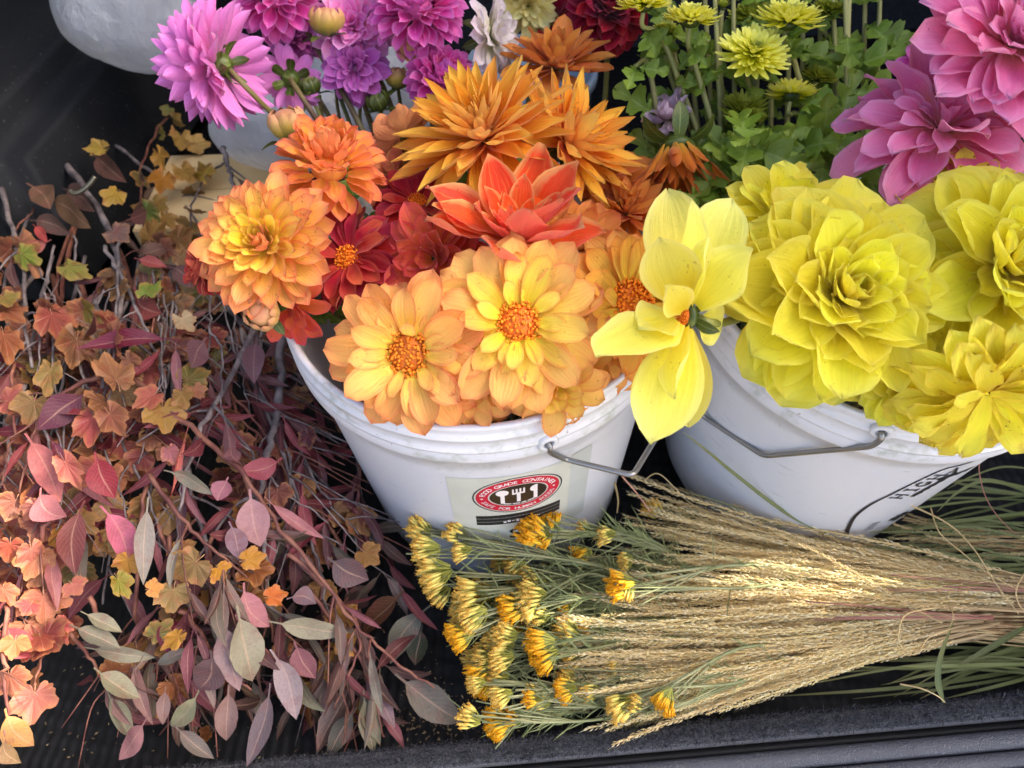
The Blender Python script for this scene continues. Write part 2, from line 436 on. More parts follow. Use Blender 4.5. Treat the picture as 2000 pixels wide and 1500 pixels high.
def bag_mat():
    b = NT('white_plastic_film'); tc = b.n('ShaderNodeTexCoord')
    mp = b.n('ShaderNodeMapping'); mp.inputs['Scale'].default_value = (1, 1, .75); mp.inputs['Rotation'].default_value = (.3, .5, .2); b.l(tc.outputs['Object'], mp.inputs[0])
    n = b.noise(mp.outputs[0], 38, 5, .62); n2 = b.noise(tc.outputs['Object'], 11, 2)
    vo = b.n('ShaderNodeTexVoronoi', feature='DISTANCE_TO_EDGE'); vo.inputs['Scale'].default_value = 17; vo.inputs['Randomness'].default_value = 1.0; b.l(mp.outputs[0], vo.inputs['Vector'])
    cre = b.math('SUBTRACT', 1.0, b.fr(vo.outputs['Distance'], 0, .16))
    rid = b.math('SUBTRACT', 1.0, b.math('MULTIPLY', b.math('ABSOLUTE', b.math('SUBTRACT', n, .5)), 6.0), clamp=True)
    col = b.mix(n2, lin((206, 212, 220)), lin((232, 234, 237)))
    p = b.pbr(col, .12, b.bump(b.math('ADD', n2, b.math('ADD', b.math('MULTIPLY', rid, .55), b.math('MULTIPLY', cre, .12))), .55, .006), .7)
    t = b.n('ShaderNodeBsdfTranslucent'); b.val(t.inputs[0], col)
    m = b.n('ShaderNodeMixShader'); m.inputs[0].default_value = .4; b.l(p, m.inputs[1]); b.l(t.outputs[0], m.inputs[2])
    tp = b.n('ShaderNodeBsdfTransparent'); m2 = b.n('ShaderNodeMixShader'); b.val(m2.inputs[0], b.math('MULTIPLY', n2, .75)); b.l(m.outputs[0], m2.inputs[1]); b.l(tp.outputs[0], m2.inputs[2])
    return b.done(m2.outputs[0])
M_bag = bag_mat()
def bag(name, c, sc, seed, label, rot=0):
    bm = bmesh.new(); bmesh.ops.create_icosphere(bm, subdivisions=5, radius=1)
    for v_ in bm.verts:
        d = v_.co.normalized(); q = d*1.6+V((seed, 0, 0))
        k = 1+.10*noise.noise(q)+.02*(1-abs(noise.noise(q*1.7)))+.004*noise.noise(q*5)
        r_ = abs(noise.noise(V((d.x*3+seed, d.y*3, d.z*1.2))))
        k += -.012*max(0, 1-r_*9)
        v_.co = V((d.x*sc[0], d.y*sc[1], d.z*sc[2]))*k
    me = bpy.data.meshes.new(name); bm.to_mesh(me); bm.free(); me.materials.append(M_bag)
    me.polygons.foreach_set('use_smooth', [True]*len(me.polygons))
    return tag(link(name, me, None, None, Matrix.Translation(c) @ Matrix.Rotation(rot, 4, 'Y')), label, 'plastic bag')
bag('plastic_bag', P(250, 20, .86), (.078, .062, .066), 2.0, 'crumpled white plastic bag in the dark corner beyond the pink dahlias', .2)
bag('plastic_bag', P(560, 235, .86), (.085, .05, .062), 5.3, 'grey white plastic bag low behind the pink dahlia stems')
bag('plastic_bag', P(735, 215, .88), (.085, .05, .085), 8.1, 'bright white plastic bag glimpsed between the thin pink dahlia stems')
# bluish container glimpsed beyond the white dahlia
M_blue = noise_mat('blue_grey_plastic', (110, 130, 148), (132, 150, 165), 20, .35, .1)
mb = MB(); mb.lathe([(.0, FZ), (.07, FZ), (.078, .18), (.084, .184), (.084, .196), (.078, .198), (.07, .03), (0, .03)], 48, V((.04, .83, 0)))
tag(mb.build('tub', M_blue), 'blue grey plastic tub standing behind the orange dahlias', 'tub')

# unseen right wall blocking the sun; gaps shaped to throw the sun patches
WX = .95
def inside(poly, x, y):
    c = False; j = len(poly)-1
    for i in range(len(poly)):
        (xi, yi), (xj, yj) = poly[i], poly[j]
        if (yi > y) != (yj > y) and x < (xj-xi)*(y-yi)/(yj-yi)+xi: c = not c
        j = i
    return c
def side(px, py, z):
    p = PZ(px, py, z); q = p + SUN_DIR*((WX-p.x)/SUN_DIR.x); return (q.y, q.z)
SUN_GAPS = [[side(*q, .06) for q in ((1245, 1095), (1480, 1045), (1860, 1125), (1700, 1165), (1420, 1140), (1010, 1245), (990, 1195))],
       [side(*q, .13) for q in ((-140, 1040), (20, 1010), (90, 1200), (110, 1420), (-140, 1500))]]
tg = MB(); st = .0125; Y0, Y1, Z0, Z1 = -.06, 1.7, -.4, 1.34; nyy = int((Y1-Y0)/st); nzz = int((Z1-Z0)/st)
idx = {}; tv = []; tf = []
def vid(i, j):
    if (i, j) not in idx: idx[(i, j)] = len(tv); tv.append((WX, Y0+i*st, Z0+j*st))
    return idx[(i, j)]
for i in range(nyy):
    for j in range(nzz):
        if any(inside(w_, Y0+(i+.5)*st, Z0+(j+.5)*st) for w_ in SUN_GAPS): continue
        tf.append((vid(i, j), vid(i+1, j), vid(i+1, j+1), vid(i, j+1)))
tg.add(tv, tf)
tgo = tg.build('sun_cut_right_wall', M_trim, smooth=False)
tgo.modifiers.new('thickness', 'SOLIDIFY').thickness = .012
tag(tgo, kind='structure')
wall('roof', [(-.9, .84, 1.12), (.94, .84, 1.12), (.94, 3.2, 1.12), (-.9, 3.2, 1.12)], M_panel, .03)
road = MB(); road.box(-120, 120, -120, 120, -.82, -.80)
tag(road.build('road', M_asph, smooth=False), kind='structure')

# crumbs of leaf and straw dropped on the floor
M_crumb = noise_mat('leaf_crumbs', (70, 52, 38), (170, 150, 110), 300, .9, .1)
cb = MB()
for i in range(420):
    px, py = random.uniform(60, 1000), random.uniform(1180, 1480)
    if random.random() < .4: px, py = random.gauss(850, 50), random.gauss(1400, 40)
    p = PZ(px, py, FZ+.004)
    if p.y < LA.y+.004: continue
    a = random.uniform(0, 6.28); l_ = random.uniform(.0005, .0022); d = V((math.cos(a), math.sin(a), random.uniform(-.2, .4)))*l_; s_ = V((-math.sin(a), math.cos(a), .3))*l_*.4
    cb.add([p-d, p+s_, p+d, p-s_], [(0, 1, 2, 3)])
tag(cb.build('leaf_crumbs', M_crumb), kind='stuff')
# ================================================================== buckets
def white_plastic():
    b = NT('white_bucket_plastic'); tc = b.n('ShaderNodeTexCoord'); s = b.n('ShaderNodeSeparateXYZ'); b.l(tc.outputs['Object'], s.inputs[0])
    n1 = b.noise(tc.outputs['Object'], 26, 5, .65); n2 = b.noise(tc.outputs['Object'], 150, 3, .6)
    dirt = b.math('MULTIPLY', b.fr(b.math('ADD', n1, b.math('MULTIPLY', n2, .35)), .68, .92), b.fr(s.outputs[2], .19, .25))
    col = b.mix(b.math('MULTIPLY', dirt, .85), lin((212, 213, 215)), lin((160, 166, 150)))
    mp = b.n('ShaderNodeMapping'); mp.inputs['Scale'].default_value = (1, 1, 7); b.l(tc.outputs['Object'], mp.inputs[0])
    sc = b.fr(b.noise(mp.outputs[0], 30, 4, .7), .61, .73)
    col = b.mix(b.math('MULTIPLY', sc, .6), col, lin((160, 158, 154)))
    sp = b.fr(b.noise(tc.outputs['Object'], 240, 1), .76, .80)
    col = b.mix(b.math('MULTIPLY', sp, .6), col, lin((120, 105, 90)))
    return b.done(b.pbr(col, .33, b.bump(b.math('ADD', n1, b.math('MULTIPLY', n2, .3)), .06, .002), .5, sub=0))
M_white = white_plastic()
M_wire = NT('galvanised_wire'); M_wire = M_wire.done(M_wire.pbr(lin((150, 150, 148)), .38, None, .5, .85))
M_inkk = noise_mat('black_ink', (26, 25, 27), (36, 34, 36), 60, .5, .05)
M_inkr = noise_mat('red_ink', (190, 22, 50), (204, 36, 62), 60, .45, .05)
M_brown = noise_mat('brown_ink', (44, 33, 24), (62, 46, 26), 30, .5, .05)
M_paper = noise_mat('cream_paper', (198, 199, 184), (208, 209, 194), 30, .6, .08)
M_tape = noise_mat('old_tape', (192, 197, 190), (202, 206, 200), 30, .4, .08)
M_lt = noise_mat('white_ink', (220, 212, 208), (228, 220, 214), 60, .5, .05)

class Bucket:
    R0, RW, Z0 = .1258, .1450, FZ+.0015
    def __init__(s, base, tilt, zb, label, group):
        a = V((tilt[0], tilt[1], 1)).normalized(); e1 = V((0, 1, 0)).cross(a).normalized(); e2 = a.cross(e1)
        s.M = Matrix(((e1.x, e2.x, a.x, base[0]), (e1.y, e2.y, a.y, base[1]), (e1.z, e2.z, a.z, base[2]), (0, 0, 0, 1)))
        s.Mi = s.M.inverted(); s.zb = zb
        s.root = tag(bpy.data.objects.new('bucket', None), label, 'bucket', group); C.objects.link(s.root); s.root.matrix_basis = s.M
        z0 = 0.0; zt = zb+.0405
        prof = [(0, z0+.004), (s.R0-.012, z0+.004), (s.R0-.008, z0), (s.R0-.003, z0+.001), (s.R0, z0+.006)]
        prof += [(s.R0+(s.RW-s.R0)*k/10, z0+.006+(zb-z0-.006)*k/10) for k in range(1, 11)]
        prof += [(.1500, zb-.0003), (.1508, zb+.0006), (.1512, zb+.003), (.1508, zb+.010), (.1503, zb+.0112), (.1503, zb+.0125), (.1519, zb+.0135), (.1519, zb+.0155),
                 (.1506, zb+.0168), (.1502, zb+.0265), (.1518, zb+.0276), (.1518, zb+.0296), (.1500, zb+.0308), (.1494, zb+.0335), (.1500, zt-.0035), (.1505, zt-.001), (.1495, zt+.0006), (.1465, zt+.0004), (.1448, zt-.002), (.1440, zt-.010)]
        prof += [(s.R0-.002, z0+.008), (0, z0+.007)]
        mb = MB(); mb.lathe(prof, 128); mb.build('body', M_white, s.root, rel=True)
        s.zt = zt
    def rad(s, z): return s.R0+(s.RW-s.R0)*(z/s.zb) if z < s.zb else .1512
    def pt(s, th, z, off=0.0):        # th degrees from the bucket's own -y side, towards +x
        r_ = s.rad(z)+off; a = R(th); return V((r_*math.sin(a), -r_*math.cos(a), z))
    def hit(s, px, py):
        k = D(px, py); o = CO; t = .25
        while t < 1.2:
            q = s.Mi @ (o+k*t)
            if q.z < s.zb+.042 and math.hypot(q.x, q.y) < s.rad(max(0, q.z)): break
            t += .0004
        return math.degrees(math.atan2(q.x, -q.y)), q.z, t
    def decal(s, name, polys, mat, off, parent=None, kind=None):
        """polys: lists of (theta_deg, z) closed outlines or quads wrapped on the wall"""
        mb = MB()
        for v, f in polys: mb.add([s.pt(a, z, off) for a, z in v], f)
        return tag(mb.build(name, mat, parent or s.root, rel=True), kind=kind)

LX, LY = -.0211, .4263
BL = Bucket((LX, LY, FZ+.0015), (0, 0), .2153-FZ-.0015, 'white plastic bucket with food grade sticker, full of orange dahlias', 'white buckets of dahlias')
BR = Bucket((.2809+.0015, .4293-.0015, -.0190), (.0589, -.0651), .2251+.002, 'tilted white bucket with black oval print, full of yellow dahlias', 'white buckets of dahlias')
for b_, nm in ((BL, 'L'), (BR, 'R')):
    pass
# --- bails
def bail(b, ear_px, pts):
    th, z, t = b.hit(*ear_px)
    mb = MB(); e = b.pt(th, z, 0); n = V((math.sin(R(th)), -math.cos(R(th)), 0))
    Mx = n.to_track_quat('Z', 'Y').to_matrix().to_4x4()
    mb.lathe([(.0040, -.002), (.0078, -.002), (.0074, .0014), (.0062, .0022), (.0044, .0024), (.0036, .0018), (.0034, -.001)], 24, e, Mx)
    mb.build('ear', M_white, b.root, rel=True)
    P3 = [e-n*.004, e+n*.0035]
    for (px, py, off) in pts:
        if off > 1: P3.append(b.Mi @ P(px, py, off-1))
        else:
            h = b.hit(px, py); P3.append(b.Mi @ P(px, py, h[2]-off))
    # soften each bend a little
    path = [P3[0], P3[1]]
    for i in range(2, len(P3)-1):
        a, c, d = P3[i-1], P3[i], P3[i+1]; k = min(.006, (c-a).length*.45, (d-c).length*.45)
        q0 = c+(a-c).normalized()*k; q1 = c+(d-c).normalized()*k
        for j in range(5):
            u = j/4; path.append(q0*(1-u)**2+c*2*u*(1-u)+q1*u*u)
    path.append(P3[-1])
    mb = MB(); mb.tube(path, .0021, 10); mb.build('bail_handle', M_wire, b.root, rel=True)
bail(BL, (1070, 864), [(1074, 884, .006), (1105, 897, .006), (1236, 929, 1.512), (1284, 850, 1.552), (1335, 740, 1.60), (1345, 640, 1.64)])
bail(BR, (1722, 842), [(1721, 858, .006), (1702, 872, .006), (1492, 891, .008), (1372, 812, .010), (1345, 752, 1.585), (1335, 690, 1.62)])
# inside of the buckets: dark water
M_water = NT('dim_water'); M_water = M_water.done(M_water.pbr(lin((40, 48, 34)), .05, None, .5))
for b_ in (BL, BR):
    mb = MB(); mb.lathe([(0, .09), (b_.rad(.09)-.004, .09)], 48); mb.build('water', M_water, b_.root, rel=True)

# --- sticker on the left bucket
def degs(b, s, z): return math.degrees(s/b.rad(z))
cth, cz, _ = BL.hit(1010, 963)
lt_, lz_, _ = BL.hit(931, 1007); rt_, rz_, _ = BL.hit(1092, 975)
SW = math.radians(rt_-lt_)*BL.rad(cz)/2          # half width of the print
lth = (lt_+rt_)/2
cz = lz_+.0325
def grid(x0, x1, z0, z1, n=12, m=3):
    v = []; f = []
    for j in range(m+1):
        for i in range(n+1):
            z = z0+(z1-z0)*j/m; x = x0+(x1-x0)*i/n; v.append((lth+degs(BL, x, z), z))
    f = [(j*(n+1)+i, j*(n+1)+i+1, (j+1)*(n+1)+i+1, (j+1)*(n+1)+i) for j in range(m) for i in range(n)]
    return v, f
def ell(a, bz, a2=0, b2=0, n=56, rows=2, x0=0, dz=0):
    v = []; f = []
    for j in range(rows+1):
        k = j/rows; aa = a2+(a-a2)*k; bb = b2+(bz-b2)*k
        for i in range(n):
            t = 2*math.pi*i/n; z = cz+dz+bb*math.sin(t); v.append((lth+degs(BL, x0+aa*math.cos(t), z), z))
    f = [(j*n+i, j*n+(i+1) % n, (j+1)*n+(i+1) % n, (j+1)*n+i) for j in range(rows) for i in range(n)]
    return v, f
stk = BL.decal('sticker', [grid(-SW*1.52, SW*1.22, cz-.085, cz+.0335, 16, 6)], M_paper, .00025)
BL.decal('tape', [grid(SW*1.22, SW*1.75, cz-.085, cz+.036, 8, 6)], M_tape, .00035, stk)
EA, EB = SW*1.02, .0292
BL.decal('emblem', [ell(EA, EB, EA-.0012, EB-.0012, rows=1)], M_inkk, .0004, stk)
BL.decal('red_ring', [ell(EA-.0026, EB-.0026, EA*.665, EB*.60, rows=3)], M_inkr, .0004, stk)
BL.decal('oval_field', [ell(EA*.63, EB*.565, 0, 0, rows=5)], M_brown, .0004, stk)
def disc(x, dz, rx, rz, n=20):
    v = []; f = []
    for i in range(n):
        t = 2*math.pi*i/n; z = cz+dz+rz*math.sin(t); v.append((lth+degs(BL, x+rx*math.cos(t), z), z))
    return v, [tuple(range(n))]
def quad(x0, x1, d0, d1):
    return [(lth+degs(BL, x, cz+d), cz+d) for x, d in ((x0, d0), (x1, d0), (x1, d1), (x0, d1))], [(0, 1, 2, 3)]
cut = [disc(-.0125, .0068, .0050, .0048), quad(-.0141, -.0109, -.0108, .0050)]                       # spoon
cut += [quad(-.0015, .0015, -.0110, .0030), quad(-.0050, .0050, .0022, .0046)]                       # fork
cut += [quad(x-.0007, x+.0007, .0046, .0110) for x in (-.0043, -.00143, .00143, .0043)]
kn = [(.0135+.0014, -.0110), (.0135+.0014, .0118)] + [(.0135+.0010-.0056*math.sin(t), .0062+.0056*math.cos(t)) for t in np.linspace(.05, 2.6, 9)] + [(.0118, .0018), (.0118, -.0110)]
cut += [([(lth+degs(BL, x, cz+d), cz+d) for x, d in kn], [tuple(range(len(kn)))])]
BL.decal('cutlery_print', cut, M_lt, .0006, stk)
FONT = {}
def glyph(ch, size, extrude=0):
    if ch in FONT: v, f = FONT[ch]
    else:
        cu = bpy.data.curves.new('g', 'FONT'); cu.body = ch; cu.align_x = 'CENTER'; cu.resolution_u = 3; cu.offset = .015
        o = bpy.data.objects.new('g', cu); C.objects.link(o)
        dg = bpy.context.evaluated_depsgraph_get(); me = o.evaluated_get(dg).to_mesh()
        v = [(p.co.x, p.co.y) for p in me.vertices]; f = [tuple(p.vertices) for p in me.polygons]
        bpy.data.objects.remove(o); FONT[ch] = (v, f)
    return [(x*size, y*size) for x, y in v], f
def arc_text(txt, a, bz, t0, t1, size, flip=False):
    out = []; L = [c for c in txt]
    ts = np.linspace(t0, t1, 200); cl = np.concatenate([[0], np.cumsum(np.hypot(np.diff(a*np.cos(ts)), np.diff(bz*np.sin(ts))))])
    for i, ch in enumerate(L):
        t = float(np.interp(cl[-1]*(i+.5)/len(L), cl, ts))
        if ch == ' ': continue
        x = a*math.cos(t); z = bz*math.sin(t)
        nx_, nz_ = math.cos(t)/a, math.sin(t)/bz; k = math.hypot(nx_, nz_); nx_, nz_ = nx_/k, nz_/k
        if flip: nx_, nz_ = -nx_, -nz_
        v, f = glyph(ch, size)
        out.append(([(lth+degs(BL, x+px_*nz_+(py_-size*.35)*nx_, cz), cz+z-px_*nx_+(py_-size*.35)*nz_) for px_, py_ in v], f))
    return out
mid = lambda q: (q[0]+q[1])/2
TA, TB = (EA-.0026+EA*.665)/2, (EB-.0026+EB*.60)/2
BL.decal('lettering', arc_text('FOOD GRADE CONTAINER', TA, TB, R(172), R(10), .0062), M_lt, .0006, stk)
BL.decal('lettering', arc_text('SAFE FOR HUMAN FOODS', TA, TB, R(194), R(346), .0058, True)+[disc(-TA, -.0006, .0011, .0011, 8), disc(TA, -.0006, .0011, .0011, 8)], M_lt, .0006, stk)
small = []
for i in range(26):
    t = R(232+76*(i+.5)/26)
    if i in (7, 14, 19): continue
    x, z = EA*.555*math.cos(t), EB*.475*math.sin(t); small.append(quad(x-.00045, x+.00045, z-.0009, z+.0009))
BL.decal('fine_print', small, M_lt, .0006, stk)
bz0 = lz_-cz
BL.decal('black_bar', [(lambda q: ([(a, z) for a, z in q[0]], q[1]))(grid(-SW, SW, cz+bz0-.0062*(k+1)+.0006, cz+bz0-.0062*k)) for k in range(3)], M_inkk, .0004, stk)
BL.decal('bar_print', [quad(x-.0012, x+.0012, bz0-.0155+.001*(i % 3), bz0-.0125+.0015*(i % 2)) for i, x in enumerate(np.linspace(-.012, .016, 9))], M_lt, .0006, stk)
sg, sf = glyph('S', .026)
BL.decal('large_letter', [([(lth+degs(BL, x-.004, cz), cz+bz0-.048+y) for x, y in sg], sf)], M_inkk, .0006, stk)

# --- black print on the right bucket
th0, zz0, _ = BR.hit(1655, 1030); th1, zz1, _ = BR.hit(1700, 985); th2, zz2, _ = BR.hit(1780, 945)
thH, zH, _ = BR.hit(1752, 976)
arcpts = []
qs = [BR.hit(*q)[:2] for q in ((1652, 1045), (1657, 1030), (1670, 1008), (1700, 985), (1740, 965), (1780, 945), (1840, 917))]
dth = [qs[i+1][0]-qs[i][0] for i in range(len(qs)-1)]
for k in range(1, 9): arcpts.append((qs[-1][0]+k*5.5, qs[-1][1]+(.004*k-.0004*k*k)))
path = [V((a, z, 0)) for a, z in qs+arcpts]; path = smooth_path(path, 6)
v = []; f = []
for i, p in enumerate(path):
    d = (path[min(i+1, len(path)-1)]-path[max(0, i-1)]); d = V((d.x*.0024, d.y, 0)).normalized(); n = V((-d.y, d.x, 0))
    wd = .0021-.0011*min(1, i/26)
    v += [(p.x+n.x*wd/.0024, p.y+n.y*wd), (p.x-n.x*wd/.0024, p.y-n.y*wd)]
    if i: f.append((2*i-2, 2*i-1, 2*i+1, 2*i))
prt = BR.decal('oval_print', [(v, f)], M_inkk, .0004)
SER = {  # slab-serif capitals as quads in a 1 x 1 box
 'H': [(0, .3, 0, .12), (0, .3, .88, 1), (.07, .23, 0, 1), (.7, 1, 0, .12), (.7, 1, .88, 1), (.77, .93, 0, 1), (.2, .8, .45, .57)],
 'I': [(.2, .8, 0, .12), (.2, .8, .88, 1), (.41, .59, 0, 1)],
}
def ser(ch, x0, w_, zb_, h_):
    out = []
    if ch in SER:
        for a, b_, c_, d_ in SER[ch]:
            out.append(([(x0+(a)*w_, zb_+c_*h_), (x0+b_*w_, zb_+c_*h_), (x0+b_*w_, zb_+d_*h_), (x0+a*w_, zb_+d_*h_)], [(0, 1, 2, 3)]))
    elif ch in 'GO':
        v = []; f = []; t0, t1 = (R(40), R(340)) if ch == 'G' else (0, R(360)); n = 22
        for i in range(n+1):
            t = t0+(t1-t0)*i/n
            for k in (.5, .33): v.append((x0+w_*(.5+k*math.cos(t)), zb_+h_*(.5+(k+.02*(k > .4))*math.sin(t))))
            if i: f.append((2*i-2, 2*i-1, 2*i+1, 2*i))
        out.append((v, f))
        if ch == 'G': out.append(([(x0+w_*a, zb_+h_*c_) for a, c_ in ((.55, .32), (.98, .32), (.98, .46), (.55, .46))], [(0, 1, 2, 3)])); out.append(([(x0+w_*a, zb_+h_*c_) for a, c_ in ((.78, .12), (.95, .12), (.95, .4), (.78, .4))], [(0, 1, 2, 3)]))
    elif ch == 'A':
        for q in (((.0, 0), (.16, 0), (.56, 1), (.44, 1)), ((.72, 0), (.98, 0), (.58, 1), (.44, 1)), ((.2, .28), (.75, .28), (.75, .38), (.2, .38)), ((0, 0), (.3, 0), (.3, .1), (0, .1)), ((.65, 0), (1, 0), (1, .1), (.65, .1))):
            out.append(([(x0+a*w_, zb_+c_*h_) for a, c_ in q], [(0, 1, 2, 3)]))
    return out
RM = .136                                     # wall radius: arc and letters are laid out in metres on the unrolled wall
mp_ = [V((R(p.x)*RM, p.y, 0)) for p in path]
acc = [0]
for a, b_ in zip(mp_, mp_[1:]): acc.append(acc[-1]+(b_-a).length)
def on_arc(s_, inn):
    """point at arc length s_ along the oval line, inn metres inside it, and the local axes"""
    k = min(len(mp_)-2, max(0, int(np.searchsorted(acc, s_))-1)); t = (mp_[k+1]-mp_[k]).normalized(); n = V((t.y, -t.x, 0))
    return mp_[k]+t*(s_-acc[k])+n*inn, t, n
hq = BR.hit(1728, 972); hm = V((R(hq[0])*RM, hq[1], 0)); s0 = acc[min(range(len(mp_)), key=lambda k: (mp_[k]-hm).length)]
LH, LW, LG = .0125, .0095, .0042
letters = []
for i, ch in enumerate(['H', 'I', 'G', 'H', None, 'A']):
    if not ch: continue
    for vv, ff in ser(ch, 0, 1, 0, 1):
        out = []
        for lx, ly in vv:
            p, t, n = on_arc(s0+i*.0125+LW*.5, LG+LH*(1-ly)); q = p+t*(lx-.5)*LW; out.append((math.degrees(q.x/RM), q.y))
        letters.append((out, ff))
BR.decal('lettering', letters, M_inkk, .0005, prt)
v = []; f = []
for i in range(40):
    s_ = s0+.004+i*.0022; wob = .0010*math.sin(i*1.7)
    for inn in (LG+LH+.0050+wob*.5, LG+LH+.0100-wob):
        p, t, n = on_arc(s_, inn); v.append((math.degrees(p.x/RM), p.y))
    if i: f.append((2*i-2, 2*i-1, 2*i+1, 2*i))
BR.decal('script_line', [(v, f)], M_inkk, .0005, prt)
a0, z0_, _ = BR.hit(1740, 1012)
lv = []
for i in range(24):
    t = 2*math.pi*i/24; k = 1.0 if i % 2 else .55+.2*((i//2) % 3 == 0)
    lv.append((a0+5+5.2*k*math.cos(t), z0_-.004+.0125*k*math.sin(t)))
BR.decal('leaf_print', [(lv, [tuple(range(24))])], M_inkk, .0005, prt)
a1, z1_, _ = BR.hit(1702, 1026)
BR.decal('small_print', [([(a1-1.2+dx, z1_+d), (a1-.9+dx, z1_+d-.0014), (a1+2.2+dx, z1_+d-.0004), (a1+2.0+dx, z1_+d+.0014)], [(0, 1, 2, 3)]) for d, dx in ((.006, 0), (.001, .1), (-.004, .2), (-.009, .3))], M_inkk, .0005, prt)
# ================================================================== dahlias
M_stem = noise_mat('dahlia_stem', (86, 62, 50), (120, 116, 58), 14, .5, .12, stretch=(1, 1, .3))
M_gstem = noise_mat('green_stem', (70, 84, 36), (122, 124, 62), 16, .5, .12, stretch=(1, 1, .3))
def simple_leaf(name, cols, tr=.2, rough=.4):
    b = NT(name); u, v, q = b.attr(); tc = b.n('ShaderNodeTexCoord'); oi = b.n('ShaderNodeObjectInfo')
    n = b.noise(tc.outputs['Object'], 90, 3)
    col = b.mix(n, b.ramp(u, [(p, lin(c)) for p, c in zip(np.linspace(0, 1, len(cols)), cols)]), lin(cols[0]))
    av = b.math('ABSOLUTE', v); mid = b.math('SUBTRACT', 1.0, b.fr(av, .03, .13))
    k = b.math('ABSOLUTE', b.math('SINE', b.math('SUBTRACT', b.math('MULTIPLY', u, 22.0), b.math('MULTIPLY', av, 6.0))))
    line = b.math('MAXIMUM', mid, b.math('MULTIPLY', b.math('SUBTRACT', 1.0, b.fr(k, 0, .3)), .5))
    col = b.mix(b.math('MULTIPLY', line, .3), col, lin((176, 190, 110)))
    h = b.n('ShaderNodeHueSaturation'); b.l(col, h.inputs['Color']); b.l(b.math('ADD', b.math('MULTIPLY', oi.outputs['Random'], .5), .75), h.inputs['Value'])
    return b.done(thin(b, h.outputs[0], rough, b.bump(b.math('ADD', n, b.math('MULTIPLY', line, -.5)), .35, .001), tr, None, .45))
M_calyx = simple_leaf('calyx_green', [(78, 92, 30), (58, 76, 26), (88, 84, 34)])
M_gleaf = simple_leaf('garden_leaf', [(116, 140, 40), (102, 130, 38), (142, 158, 56)])

def petal_mesh(mat, L, W, curl, cup, tip, um=.62, basew=.28, wob=.05, twist=0, nu=9, nv=5, roll=0, seed=0, notch=0):
    """a petal lying along +X of the flower, upper side towards +Z, in its own frame
    (X out along the petal, Y across, Z towards the flower axis); elevation is set by the object"""
    rs = random.Random(seed); ph = [rs.uniform(0, 6.28) for _ in range(6)]
    v = []; uu = []; x = z = 0.0
    for i in range(nu+1):
        u = i/nu
        if i:
            a = R(curl)*((u-.5/nu)**1.4); x += math.cos(a)*L/nu; z -= math.sin(a)*L/nu
        a = R(curl)*u**1.4
        if u < um: wd = basew+(1-basew)*math.sin(math.pi/2*u/um)**1.15
        else:
            k = (u-um)/(1-um); wd = max(0, 1-k**2.1)**(.5+.55*tip)
        wd *= W*.5
        if i == nu: wd = W*.02
        tw = twist*u
        for j in range(nv):
            s = -1+2*j/(nv-1)
            c = cup*(1+.5*u) ; ang = s*c
            if abs(c) > 1e-3: yy = wd*math.sin(ang)/c; zz = wd*(1-math.cos(ang))/c
            else: yy = wd*s; zz = 0
            zz += roll*wd*abs(s)**3*u
            zz += W*wob*(math.sin(u*7+ph[0]+s*1.5)*.4+abs(s)*math.sin(u*11+ph[1]+s*2.2)*.6)*min(1, u*2)
            # groove along the middle
            zz -= W*.03*math.exp(-(s/.22)**2)*u
            xx = 0
            if notch and u > .9: xx = -notch*L*math.cos(s*5+ph[2])*.5
            y2 = yy*math.cos(tw)-zz*math.sin(tw); z2 = yy*math.sin(tw)+zz*math.cos(tw)
            v.append((x+z2*math.sin(a)+xx, y2, z+z2*math.cos(a))); uu.append((u, s, W/L))
    f = [(i*nv+j, (i+1)*nv+j, (i+1)*nv+j+1, i*nv+j+1) for i in range(nu) for j in range(nv-1)]
    return mesh('petal', v, f, uu, True, mat)

def face_frame(fx, fy, fz, spin=0):
    a = (CR*fx+CU*fy-CF*fz).normalized()
    return (a.to_track_quat('Z', 'Y') @ Quaternion((0, 0, 1), spin)).to_matrix().to_4x4()

def disc_mesh(mat, r, n=130, h=.5, seed=0):
    mb = MB(); rs = random.Random(seed)
    for i in range(n):
        t = math.sqrt((i+.5)/n); a = i*2.39996; x, y = r*t*math.cos(a), r*t*math.sin(a)
        z = r*h*(1-t*t*.8); nrm = V((x*h*1.5, y*h*1.5, r)).normalized()
        b = V((x, y, z*.4)); L = r*(.12+.20*rs.random())*(.6+.6*t); w_ = r*rs.uniform(.045, .09)
        d = (nrm+V((rs.gauss(0, .3), rs.gauss(0, .3), 0))).normalized()
        e1 = d.orthogonal().normalized(); e2 = d.cross(e1); v = []; uu = []
        for k, (q, ww) in enumerate(((0, .7), (.55, .8), (.85, 1.15), (1.05, .55))):
            for m in range(5):
                an = 2*math.pi*m/5; v.append(b+d*(z*.6+L*q)+(e1*math.cos(an)+e2*math.sin(an))*w_*ww); uu.append((q, t, rs.random()))
        f = [(k*5+m, k*5+(m+1) % 5, (k+1)*5+(m+1) % 5, (k+1)*5+m) for k in range(3) for m in range(5)]+[(15, 16, 17, 18, 19)]
        mb.add(v, f, uu)
    mb.lathe([(0, r*h*.95)]+[(r*.98*math.sin(q), r*h*.95*math.cos(q)) for q in np.linspace(.2, 1.57, 6)], 16); mb.u = mb.u[:-112]+[(.55, .5, .3)]*112
    return mesh('disc', mb.v, mb.f, mb.u, True, mat)
